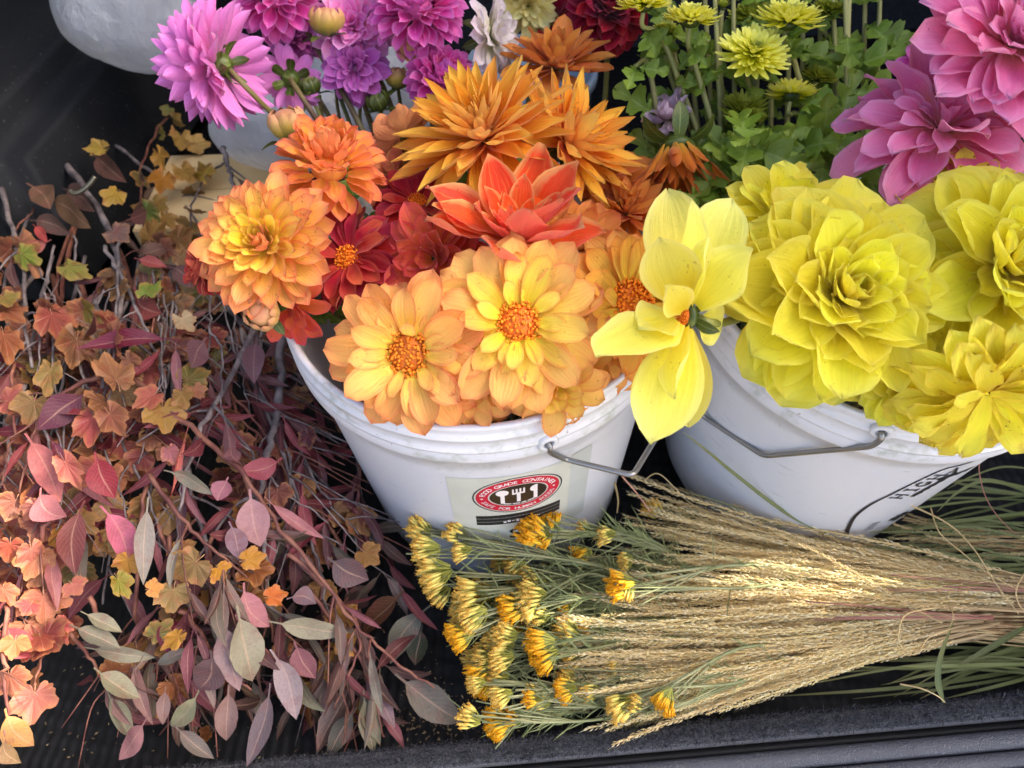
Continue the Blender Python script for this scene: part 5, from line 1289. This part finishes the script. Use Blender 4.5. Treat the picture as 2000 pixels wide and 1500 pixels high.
# leafy stems of the bunch without a bloom in view
for i, (x0, x1, lab) in enumerate(((1395, 1420, 'pale straight chrysanthemum stem rising out of the frame, left'), (1432, 1438, 'pale straight chrysanthemum stem rising out of the frame, beside the left one'),
        (1625, 1650, 'leafy chrysanthemum stem right of the blooms, leaning right'), (1690, 1680, 'thick chrysanthemum stem nearest the pink dahlias'), (1660, 1640, 'leafy stem with ragged leaves between bunch and pink dahlias'),
        (1300, 1370, 'leafy chrysanthemum stem in front of the wine red dahlia'), (1720, 1700, 'shaded leafy stem behind the pink dahlias'), (1570, 1560, 'leafy stem in the middle of the chrysanthemum bunch'), (1240, 1330, 'dark leafy stem below the wine red dahlia'), (1510, 1500, 'leafy stem low in the centre of the bunch'),
        (1375, 1405, 'thin pale stem between the two left chrysanthemums'), (1600, 1610, 'thin pale stem right of the large flat chrysanthemum'), (1650, 1665, 'straight brownish stem before the pink dahlias'), (1545, 1530, 'thin stem behind the turned down chrysanthemum'), (1330, 1395, 'slanting thin stem left in the chrysanthemum bunch'), (1480, 1475, 'straight thin stem behind the viewer facing chrysanthemum'))):
    rs = random.Random(40+i); d0 = .64+.012*(i % 4)
    pts = [P(x0, -40 if i not in (8,) else 130, d0-.02), P(x0*.7+x1*.3, 130, d0), P(x0*.4+x1*.6, 300, d0+.02), P(x1, 500, d0+.04)]
    root = thing('chrysanthemum_sprig', lab, 'leafy stem', pts[-1], 'leafy stems of the chrysanthemum bunch'); stem(root, pts, .0019, .0029, M_mstem)
    path = smooth_path(pts, 8)
    for k in range(8 if i != 0 else 4):
        p = path[rs.randint(0, len(path)-2)]; dd = V((rs.gauss(0, 1), rs.gauss(-.3, .7), rs.uniform(-.2, .8))); stemleaf(root, p, dd, rs.uniform(.024, .046), rs)
# broad dark leaves low in the bucket mouths
for i in range(46):
    rs = random.Random(70+i); px = rs.choice((rs.uniform(1250, 1720), rs.uniform(620, 1180))); py = rs.uniform(330, 470) if px > 1200 else rs.uniform(330, 640); d = rs.uniform(.655, .71) if px > 1200 else rs.uniform(.58, .64)
    if i >= 34: px, py, d = rs.uniform(1370, 1510), rs.uniform(290, 385), rs.uniform(.575, .62)
    elif i >= 26: px, py, d = rs.uniform(1560, 1760), rs.uniform(255, 350), rs.uniform(.58, .63)
    p = P(px, py, d); b_ = BR if px > 1240 else BL; m, e = into(b_, p)
    root = thing('foliage_sprig', 'dark green leafy stem low between the flowers of the bucket', 'leafy stem', e, 'leafy stems filling the bucket mouths'); stem(root, [p, m, e], .0016, .002, M_gstem)
    for k in range(4): stemleaf(root, p+V((rs.gauss(0, .008), rs.gauss(0, .008), rs.gauss(0, .01))), V((rs.gauss(0, 1), rs.gauss(-.2, .8), rs.uniform(-.2, .8))), rs.uniform(.03, .05), rs)
# clear sleeve round the bunch
def sleeve():
    b = NT('clear_film'); g = b.n('ShaderNodeBsdfGlossy'); g.inputs['Roughness'].default_value = .08
    t = b.n('ShaderNodeBsdfTransparent'); lw = b.n('ShaderNodeLayerWeight'); lw.inputs[0].default_value = .12
    m = b.n('ShaderNodeMixShader'); b.l(b.math('MULTIPLY', lw.outputs['Fresnel'], .7), m.inputs[0]); b.l(t.outputs[0], m.inputs[1]); b.l(g.outputs[0], m.inputs[2]); mat = b.done(m.outputs[0])
    mb = MB(); n, h = 40, 8; v = []
    A = P(1520, 250, .60); B = P(1540, 520, .66)
    for j in range(h+1):
        c = A.lerp(B, j/h)
        for i in range(n):
            a = 2*math.pi*i/n; r_ = .062*(1+.10*math.sin(5*a+j*.3)+.05*math.sin(11*a-j*.5))*(1-.25*j/h)
            v.append(c+V((r_*math.cos(a)*1.15, r_*math.sin(a)*.6, .004*math.sin(3*a))))
    mb.add(v, [(j*n+i, j*n+(i+1) % n, (j+1)*n+(i+1) % n, (j+1)*n+i) for j in range(h) for i in range(n)])
    tag(mb.build('clear_sleeve', mat), 'clear plastic sleeve wrapped round the chrysanthemum stems', 'flower sleeve')
sleeve()

# ================================================================== dried grass
def grass_mat(name, c1, c2, c3):
    b = NT(name); u, v, q = b.attr(); oi = b.n('ShaderNodeObjectInfo')
    col = b.ramp(q, [(0, lin(c1)), (.5, lin(c2)), (1, lin(c3))]); col = b.mix(b.math('MULTIPLY', b.fr(u, .55, 1.0), .5), col, lin((132, 84, 78)))
    tint = b.mix(b.math('MULTIPLY', oi.outputs['Random'], .5), col, lin((216, 184, 132)))
    return b.done(thin(b, tint, .6, None, .4))
M_head = grass_mat('seed_head', (226, 202, 140), (250, 234, 176), (255, 250, 214))
M_blade = simple_leaf('grass_blade', [(104, 112, 66), (120, 126, 78), (150, 140, 84)], .25, .5)
M_pinkst = noise_mat('pink_straw', (156, 100, 88), (190, 140, 112), 30, .6, .1)
M_stalks = noise_mat('grass_stalks', (150, 116, 76), (206, 178, 122), 60, .6, .1)
M_straw = noise_mat('straw', (176, 150, 100), (206, 180, 128), 40, .6, .1)
M_pinkst = noise_mat('pink_straw', (156, 100, 88), (190, 140, 112), 30, .6, .1)
def head_mesh(seed, L, stalk, width=.0032):
    """one plume: a stalk along +X with crowded awned spikelets over its far part"""
    rs = random.Random(seed); mb = MB(); bend = rs.uniform(-.10, .10); bz = rs.uniform(-.05, .07); w2 = rs.uniform(2, 5); ph = rs.uniform(0, 6)
    def c(t): x = t*L; return V((x, L*(bend*t*t+.010*math.sin(w2*t*2+ph)), L*(bz*t*t)))
    pts = [c(t) for t in np.linspace(0, 1, 12)]
    mb.tube(pts, [.0009*(1-.6*i/11) for i in range(12)], 4, u0=.3)
    mb.u = [(1-q[0], q[1], .35) for q in mb.u]
    n = int((L-stalk)/.0011)
    for i in range(n):
        t = stalk/L+(1-stalk/L)*(i+.5)/n; k = (i+.5)/n; p = c(t); d = (c(min(1, t+.02))-c(t-.02)).normalized()
        a = i*2.2+rs.gauss(0, .4); e1 = V((0, 0, 1)).cross(d).normalized(); e2 = d.cross(e1); o = e1*math.cos(a)+e2*math.sin(a)
        env = math.sin(math.pi*min(1, .12+k*.9))**.6; sl = rs.uniform(.0044, .0070)*(.6+.4*env); wd = .00070*rs.uniform(.8, 1.3)
        b0 = p+o*.0003; ax = (d+o*rs.uniform(.25, .5)).normalized(); s = ax.cross(o).normalized(); m = b0+ax*sl*.45+o*width*.22*env
        tip = b0+ax*sl; q = rs.random()
        mb.add([b0, m+s*wd, m-s*wd, m+o*wd*.9, tip], [(0, 2, 3), (0, 3, 1), (4, 3, 2), (4, 1, 3)], [(0, 0, q)]*4+[(0, 0, min(1, q+.3))])
        if i % 3 == 0:
            aw = tip+(d+o*rs.uniform(.1, .5)).normalized()*rs.uniform(.003, .007); mb.add([tip-s*.00014, tip+s*.00014, aw], [(0, 1, 2)], [(0, 0, 1)]*3)
    return mesh('seed_head', mb.v, mb.f, mb.u, False, M_head)
HEADS = [head_mesh(i, L, st) for i, (L, st) in enumerate(((.30, .05), (.28, .04), (.26, .05), (.32, .06), (.25, .03), (.29, .07), (.24, .04)))]
def plume(root, a, b, rs, extra=0):
    d = b-a; L = d.length; d.normalize(); k = rs.randrange(len(HEADS)); base = (.30, .28, .26, .32, .25, .29, .24)[k]; s = L/base
    n = V((rs.gauss(0, .5), rs.gauss(0, .5), 1)); n = (n-d*n.dot(d)).normalized(); y = n.cross(d)
    sy = rs.choice((1, -1))*.5*(1+s); sz = .5*(1+s)
    o = link('seed_head', HEADS[k], root, None, Matrix(((d.x*s, y.x*sy, n.x*sz, a.x), (d.y*s, y.y*sy, n.y*sz, a.y), (d.z*s, y.z*sy, n.z*sz, a.z), (0, 0, 0, 1))))
    return o
def bundle(label, tie, edge, n, z0, z1, tie_r, cat='grass bundle', seed=1, group='dried grass bundles in front of the buckets'):
    """tie: pixel; edge: pixels of the fan's tip line from top to bottom"""
    rs = random.Random(seed); root = thing('grass_bundle', label, cat, PZ(tie[0], tie[1], z0), group)
    for i in range(n):
        k = (i+rs.random())/n; ex = float(np.interp(k, np.linspace(0, 1, len(edge)), [e[0] for e in edge])); ey = float(np.interp(k, np.linspace(0, 1, len(edge)), [e[1] for e in edge]))
        lay = rs.random()
        a = PZ(tie[0]+rs.uniform(-30, 90), tie[1]+(k-.5)*tie_r+rs.gauss(0, tie_r*.12), z0+(z1-z0)*lay*.7)
        back = 1-abs(rs.gauss(0, .16))
        b_ = PZ(tie[0]+(ex-tie[0])*back, tie[1]+(ey-tie[1])*back+rs.gauss(0, 12), z0+(z1-z0)*lay-.008)
        plume(root, a, b_, rs)
    # the stalks run on through the tie and out to the right
    mb = MB()
    for i in range(int(n*.8)):
        k = rs.random(); a = PZ(tie[0]-rs.uniform(20, 120), tie[1]+(k-.5)*tie_r, z0+(z1-z0)*rs.random()*.7); b_ = PZ(tie[0]+rs.uniform(260, 460), tie[1]+(k-.5)*tie_r*2.2+rs.gauss(6, 10), z0+(z1-z0)*rs.random()*.6)
        m = a.lerp(b_, .35)+V((0, rs.gauss(0, .002), rs.gauss(0, .002))); mb.tube(smooth_path([a, m, b_], 4), rs.uniform(.0005, .0009), 4)
    tag(mb.build('stalks', M_stalks, root), kind='stuff')
    mb = MB()
    for i in range(int(n*.035)):
        k = rs.random(); a = PZ(tie[0]+60, tie[1]+(k-.5)*tie_r*.5, z1*.8); ey = tie[1]+(k-.5)*90+rs.uniform(-30, 20); b_ = PZ(tie[0]-rs.uniform(180, 330), ey, z1+.004)
        mb.tube(smooth_path([a, a.lerp(b_, .5)+V((0, 0, .002)), b_], 4), rs.uniform(.0004, .0007), 4)
    if n > 50: tag(mb.build('pink_stalks', M_pinkst, root), kind='stuff')
    return root
BA = bundle('large tan bundle of feathery grass heads fanning left from its tie, nearest the carpet edge', (1880, 1212),
       [(1150, 1180), (1085, 1200), (1065, 1250), (1070, 1300), (1050, 1330), (1045, 1370), (1080, 1392), (1200, 1388), (1330, 1365)], 165, .000, .050, 44, seed=3)
BB = bundle('sunlit tan bundle of grass heads lying against the right bucket', (2030, 1165), [(1190, 990), (1215, 1030), (1230, 1060), (1280, 1085), (1150, 1140), (1090, 1200)], 105, .006, .058, 44, seed=4)
BC = bundle('small shaded wisp of grass heads right beside the printed bucket', (2010, 1060), [(1710, 1020), (1700, 1045), (1740, 1075), (1720, 1110)], 16, -.01, .02, 30, seed=5)
# free stalks over the bundles
for i, (pts, lab) in enumerate(((((1520, 1040), (1640, 1140), (1840, 1215)), 'single pinkish grass plume lying across the sunlit bundle'),)):
    root = thing('grass_stalk', lab, 'grass stalk', PZ(*pts[-1], .06)); plume(root, PZ(*pts[-1], .06), PZ(*pts[0], .078), random.Random(5))
def strand(label, pts, r, mat, zs, group='loose straws over the grass bundles', name='straw'):
    p = smooth_path([PZ(x, y, z) for (x, y), z in zip(pts, zs)], 7); mb = MB(); mb.tube(p, [r*(1-.5*i/len(p)) for i in range(len(p))], 5)
    o = mb.build(name, mat); tag(o, label, 'straw', group)
strand('pale straw crossing the lower right of the printed bucket', [(1770, 983), (1850, 1022), (1900, 1070), (1945, 1140), (1990, 1200)], .0008, M_straw, [.085, .085, .08, .075, .06])
strand('thin olive straw beside the pale one', [(1818, 992), (1835, 1040), (1880, 1080), (1930, 1120), (1985, 1150)], .0006, M_straw, [.08, .08, .075, .07, .06])
strand('fine pink straw hanging below the drooping yellow dahlia', [(1914, 895), (1913, 925), (1925, 970), (1950, 1010), (1990, 1050)], .0005, M_pinkst, [.15, .13, .11, .09, .07])
strand('straw curling in a loop on the tie of the bundle', [(1838, 1185), (1770, 1200), (1755, 1240), (1760, 1262), (1780, 1278), (1795, 1272), (1815, 1245), (1860, 1228)], .0007, M_straw, [.062, .07, .074, .07, .066, .066, .066, .06])
strand('thin straw hooked over the bundle tie', [(1855, 1186), (1862, 1205), (1850, 1232)], .0006, M_straw, [.062, .072, .06])
strand('short pale straw pointing at the carpet edge', [(1758, 1336), (1800, 1345), (1832, 1360), (1846, 1372)], .0007, M_straw, [.03, .035, .035, .03])
strand('red straw leading from the bail corner of the left bucket', [(1215, 930), (1245, 965), (1270, 1000)], .0008, M_pinkst, [.10, .09, .08])
strand('brown bent straw between the buckets', [(1255, 940), (1285, 925), (1320, 955), (1345, 980), (1400, 1010)], .0006, M_straw, [.06, .07, .06, .05, .05])
strand('short yellow green straw between the buckets', [(1200, 942), (1207, 975), (1205, 1002)], .0011, M_straw, [.07, .065, .06])
strand('straw curl at the right edge of the bundle', [(2000, 1120), (1985, 1150), (1990, 1180), (2010, 1200)], .0007, M_straw, [.05, .06, .06, .05])
# flat green blades
def blade(label, pts, wpx, zs, group='green grass blades by the bundles', seed=0, parent=None):
    p = smooth_path([PZ(x, y, z) for (x, y), z in zip(pts, zs)], 6); m = len(p); rs = random.Random(seed); v = []; uu = []
    for i, q in enumerate(p):
        u = i/(m-1); d = (p[min(i+1, m-1)]-p[max(0, i-1)]).normalized(); s = d.cross((CO-q).normalized()+V((rs.uniform(-.05, .05), .3, .2))).normalized()
        w_ = wpx/FPX*.6*.5*(min(1, .35+u*3) if u < .3 else 1)*(1-u**3*.9); n = s.cross(d)
        for k, h in ((-1, .18), (0, 0), (1, .18)): v.append(q+s*w_*k+n*w_*h); uu.append((u, k, .5))
    if parent: v = [q-world_of(parent).translation for q in v]
    o = bpy.data.objects.new('blade' if parent else 'loose_grass', mesh('grass_blade', v, [(i*3+k, i*3+3+k, i*3+4+k, i*3+1+k) for i in range(m-1) for k in range(2)], uu, True, M_blade)); C.objects.link(o)
    if parent: o.parent = parent; return o
    tag(o, label, 'grass blade', group)
blade('long green blade crossing the belly of the right bucket', [(1640, 1055), (1540, 1005), (1440, 930), (1380, 880), (1335, 845)], 9, [.03, .065, .11, .14, .155], seed=1)
blade('thin dark blade beside the long one on the right bucket', [(1600, 1050), (1500, 1020), (1420, 985), (1340, 960)], 5, [.02, .04, .05, .06], seed=2)
blade('arching pale blade beside the oval print', [(2040, 960), (1980, 948), (1920, 940), (1870, 962), (1830, 1000)], 9, [.03, .05, .06, .05, .03], seed=3)
blade('upper thin arching blade below the drooping yellow dahlia', [(2030, 918), (1960, 912), (1900, 930), (1850, 955)], 5, [.05, .06, .06, .05], seed=4)
blade('wide blade standing up from the carpet edge', [(1843, 1372), (1832, 1330), (1838, 1280), (1862, 1215)], 11, [.028, .04, .05, .055], seed=5)
blade('long yellow green blade lying along the carpet edge', [(2020, 1296), (1900, 1300), (1800, 1302), (1760, 1301)], 9, [.012, .014, .014, .012], seed=6)
blade('grey green blade slanting under the tie', [(2020, 1215), (1960, 1250), (1900, 1285), (1870, 1300)], 12, [.03, .03, .025, .02], seed=7)
for i in range(64):
    rs = random.Random(500+i)
    if i < 34:
        x0, y0 = 2060, rs.uniform(960, 1130); x1 = rs.uniform(1480, 1880); y1 = y0+rs.uniform(-70, 40)
        if x1 < 1760: y1 = max(y1, 1040)
        lab, zz = 'green blade tangled right of the printed bucket', rs.uniform(-.015, .02)
    else:
        x0, y0 = 2060, rs.uniform(1200, 1330); x1 = rs.uniform(1500, 1850); y1 = min(1372-.085*(x1-1850)*-1 if False else 1365, y0+rs.uniform(-20, 90))
        y1 = min(y1, 1365+(1850-x1)*.085); lab, zz = 'green blade lying under the tan bundle at the carpet edge', rs.uniform(-.02, .006)
    xm = (x0+x1)/2; ym = (y0+y1)/2+rs.uniform(-45, 15)
    blade(lab, [(x0, y0), (xm, ym), (x1, y1)], rs.uniform(4, 10), [zz, zz+rs.uniform(0, .02), zz], seed=i, parent=BC if i < 34 else BA)

# ================================================================== yellow rabbit brush
def fl_mat(name, body, tip):
    b = NT(name); u, v, q = b.attr(); oi = b.n('ShaderNodeObjectInfo')
    col = b.ramp(u, [(0, lin((176, 176, 84))), (.25, lin(body)), (.6, lin(tuple(min(255, x+14) for x in body))), (.86, lin(tip)), (1, lin(tip))])
    return b.done(thin(b, col, .55, None, .25))
M_fl1 = fl_mat('floret_pale', (234, 216, 112), (236, 190, 84))
M_fl2 = fl_mat('floret_gold', (240, 196, 50), (242, 174, 20))
M_bstem = noise_mat('grey_green_stem', (122, 126, 84), (158, 156, 112), 20, .7, .15, stretch=(1, 1, .4))
def cluster_mesh(mat, n, r, seed, fluffy):
    """flat-topped head: florets along +Z from branching stalks"""
    rs = random.Random(seed); mb = MB()
    for i in range(n):
        t = math.sqrt((i+.5)/n); a = i*2.39996+rs.gauss(0, .2); x, y = r*t*math.cos(a), r*t*math.sin(a)*.8
        L = rs.uniform(.0085, .0115); z0 = -.004*t*t+rs.gauss(0, .0016); d = V((x*.35/r+rs.gauss(0, .1), y*.35/r+rs.gauss(0, .1), 1)).normalized()
        b0 = V((x*.82, y*.82, z0-L)); e1 = d.orthogonal().normalized(); e2 = d.cross(e1); v = []; uu = []
        for k, (s, w_) in enumerate(((0, .0005), (.3, .00125), (.7, .00105), (.9, .0014), (1.0, .0007))):
            for m in range(5): an = 2*math.pi*m/5; v.append(b0+d*L*s+(e1*math.cos(an)+e2*math.sin(an))*w_); uu.append((s, 0, rs.random()))
        mb.add(v, [(k*5+m, k*5+(m+1) % 5, (k+1)*5+(m+1) % 5, (k+1)*5+m) for k in range(4) for m in range(5)]+[(20, 21, 22, 23, 24)], uu)
        tp = b0+d*L
        for k in range(5 if fluffy else 3):
            an = 2*math.pi*k/(5 if fluffy else 3)+rs.random(); o = e1*math.cos(an)+e2*math.sin(an); s = o.cross(d)
            q = tp-d*.0008; mb.add([q-s*.0004, q+s*.0004, q+d*rs.uniform(.001, .0028)+o*rs.uniform(.0012, .0026)+s*.0003, q+d*rs.uniform(.001, .003)+o*rs.uniform(.0012, .0028)-s*.0003], [(0, 1, 2, 3)], [(1, 0, 0)]*4)
        # own little stalk
        c = V((x*.25, y*.25, -L-.012)); s = (b0-c).normalized().orthogonal()*.00035; mb.add([c-s, c+s, b0+s, b0-s], [(0, 1, 2, 3)], [(0, 0, 0)]*4)
    return mesh('flower_cluster', mb.v, mb.f, mb.u, True, mat)
CLP = [cluster_mesh(M_fl1, n, r, i, False) for i, (n, r) in enumerate(((34, .013), (26, .011), (44, .016)))]
CLG = [cluster_mesh(M_fl2, n, r, 9+i, True) for i, (n, r) in enumerate(((40, .013), (30, .010)))]
def sprig(label, root_px, zr, heads, seed, leaves=26):
    """heads: (px, py, z, size px, kind, direction dx,dy)"""
    rs = random.Random(seed); rp = PZ(*root_px, zr); root = thing('rabbitbrush', label, 'flower sprig', rp, 'half hidden rabbitbrush sprigs' if label.startswith('half hidden') else 'yellow rabbitbrush sprigs in front of the left bucket')
    mb = MB(); paths = []
    for (px, py, z, size, kind, dx, dy) in heads:
        hp = PZ(px, py, z); d = (CR*dx-CU*dy-CF*.25).normalized()
        base = hp-d*.02; q = [rp, rp.lerp(base, .5)+V((rs.gauss(0, .006), rs.gauss(0, .006), rs.uniform(0, .012))), base]
        p = smooth_path(q, 6); mb.tube(p, [.0016*(1-.45*i/len(p)) for i in range(len(p))], 5); paths.append(p)
        M = Matrix.Translation(hp) @ (d.to_track_quat('Z', 'Y') @ Quaternion((0, 0, 1), rs.uniform(0, 6))).to_matrix().to_4x4() @ Matrix.Scale(size/60, 4)
        link('flower_cluster', rs.choice(CLP if kind == 'p' else CLG), root, None, M)
        for k in range(4):      # side rays under the head
            i = len(p)-4-rs.randint(0, 3); e = hp-d*.010+V((rs.gauss(0, .006), rs.gauss(0, .006), rs.gauss(0, .004))); mb.tube(smooth_path([p[i], p[i].lerp(e, .6)+d*.001, e], 3), .0007, 4)
    mb.build('stem', M_bstem, root)
    lb = MB()
    for k in range(leaves*len(heads)):
        p = rs.choice(paths); i = rs.randint(0, len(p)-2); q = p[i].lerp(p[i+1], rs.random()); d = (p[i+1]-p[i]).normalized()
        d = (d+V((rs.gauss(0, .55), rs.gauss(0, .55), rs.gauss(.15, .45)))).normalized(); L = rs.uniform(.012, .032); s = d.orthogonal().normalized()*.0007; b = V((rs.gauss(0, .2), rs.gauss(0, .2), rs.gauss(0, .2)))*L
        m = q+d*L*.5+b*.25; e = q+d*L+b; lb.add([q-s*.6, q+s*.6, m+s, m-s, e], [(0, 1, 2, 3), (3, 2, 4)], [(.1, -.5, 0), (.1, .5, 0), (.5, .5, 0), (.5, -.5, 0), (1, 0, 0)])
    tag(lb.build('leaves', M_bleaf, root), kind='stuff')
M_bleaf = simple_leaf('rabbitbrush_leaf', [(112, 122, 76), (128, 136, 90), (146, 148, 100)], .2, .6)
W_ = (-1, -.1)
sprig('tallest pale yellow sprig with a long chain of florets, leftmost before the bucket', (1260, 1140), .02, [(800, 1020, .085, 60, 'p', -.8, -.6), (805, 1075, .085, 62, 'p', -1, .0), (822, 1128, .075, 66, 'p', -1, .2), (838, 1170, .065, 50, 'p', -.9, .5)], 1)
sprig('pale sprig with two florets just below the bucket sticker edge', (1280, 1130), .03, [(872, 1030, .095, 52, 'p', -.8, -.4), (884, 1082, .085, 44, 'p', -.9, .2)], 2)
sprig('deep gold sprig covering the lower edge of the sticker', (1310, 1080), .05, [(1020, 1025, .105, 72, 'g', -.75, -.45), (1075, 1000, .10, 44, 'g', -.1, -.8), (1050, 1062, .095, 40, 'g', -.5, .3)], 3)
sprig('small pale sprig near the base of the left bucket, right side', (1330, 1090), .04, [(1165, 1048, .08, 46, 'p', -.8, .1), (1128, 1024, .085, 30, 'p', -.8, -.4)], 4)
sprig('tiny pale floret pair above the bright bundle', (1360, 1110), .03, [(1210, 1098, .06, 32, 'p', -.9, .1)], 5, 30)
sprig('golden sprig in front of the grass tips', (1620, 1120), .03, [(1190, 1145, .078, 62, 'g', -.9, .0), (1220, 1172, .072, 34, 'p', -.4, .8)], 6, 12)
sprig('broad pale sprig in the middle of the rabbitbrush', (1200, 1160), .03, [(893, 1170, .075, 66, 'p', -.95, .1), (900, 1215, .068, 60, 'p', -.9, .35), (882, 1255, .055, 50, 'g', -.9, .3)], 7)
sprig('pale and gold sprig pointing left below the green stems', (1230, 1150), .04, [(1015, 1160, .075, 58, 'p', -.9, -.1), (975, 1190, .070, 56, 'g', -.9, .1), (1010, 1195, .066, 50, 'p', -.8, .4)], 8)
sprig('gold sprig above the lowest grass tips', (1260, 1240), .03, [(1030, 1265, .062, 60, 'g', -.9, .1), (1045, 1300, .056, 54, 'g', -.8, .4)], 9)
sprig('lower yellow sprig nearest the dark floor', (1150, 1290), .01, [(915, 1325, .04, 56, 'g', -.8, .3), (955, 1310, .045, 48, 'p', -.6, -.3), (925, 1355, .03, 46, 'g', -.6, .6)], 10)
sprig('gold sprig at the carpet edge, lowest left', (1150, 1390), .015, [(950, 1415, .03, 58, 'g', -.8, .1), (985, 1395, .035, 44, 'g', -.6, -.4), (960, 1440, .026, 40, 'g', -.5, .6)], 11)
sprig('pale sprig lying on the grass tips at the carpet edge', (1560, 1290), .02, [(1190, 1395, .055, 54, 'p', -.8, .4), (1230, 1370, .058, 34, 'p', -.6, -.3)], 12, 10)
sprig('ragged gold cluster among the grass tips at the carpet edge', (1560, 1260), .02, [(1290, 1385, .058, 44, 'g', -.4, .6), (1305, 1400, .054, 30, 'g', -.1, .7)], 13, 8)
sprig('dim gold sprig behind the grass tips', (1300, 1240), .0, [(1090, 1190, .045, 44, 'g', -.8, .1), (1130, 1230, .04, 40, 'g', -.7, .3), (1100, 1290, .035, 44, 'p', -.8, .2)], 14)
sprig('dull olive sprig in the dark gap between the buckets', (1460, 1060), -.01, [(1262, 985, .035, 54, 'p', -.7, -.5), (1325, 985, .03, 36, 'p', -.5, -.6)], 15)
for i in range(15):
    rs = random.Random(860+i); px, py = rs.uniform(800, 1180), rs.uniform(1040, 1410)
    if px < 880 and py > 1180: px += 90
    sprig('half hidden rabbitbrush sprig among the longer ones', (px+rs.uniform(260, 420), min(1390, py+rs.uniform(-60, 40))), rs.uniform(-.01, .02), [(px+rs.uniform(-40, 40), py+rs.uniform(-40, 40), rs.uniform(.02, .06), rs.uniform(34, 54), rs.choice('pppg'), -.9, rs.uniform(-.4, .4)) for _ in range(3)], 880+i, 30)
sprig('shaded low sprig under the long chain of florets', (1200, 1230), -.01, [(905, 1290, .02, 48, 'p', -.9, .1), (1000, 1240, .02, 44, 'g', -.9, .2), (960, 1100, .03, 44, 'p', -.9, 0), (1180, 1300, .03, 40, 'p', -.8, .1)], 16)
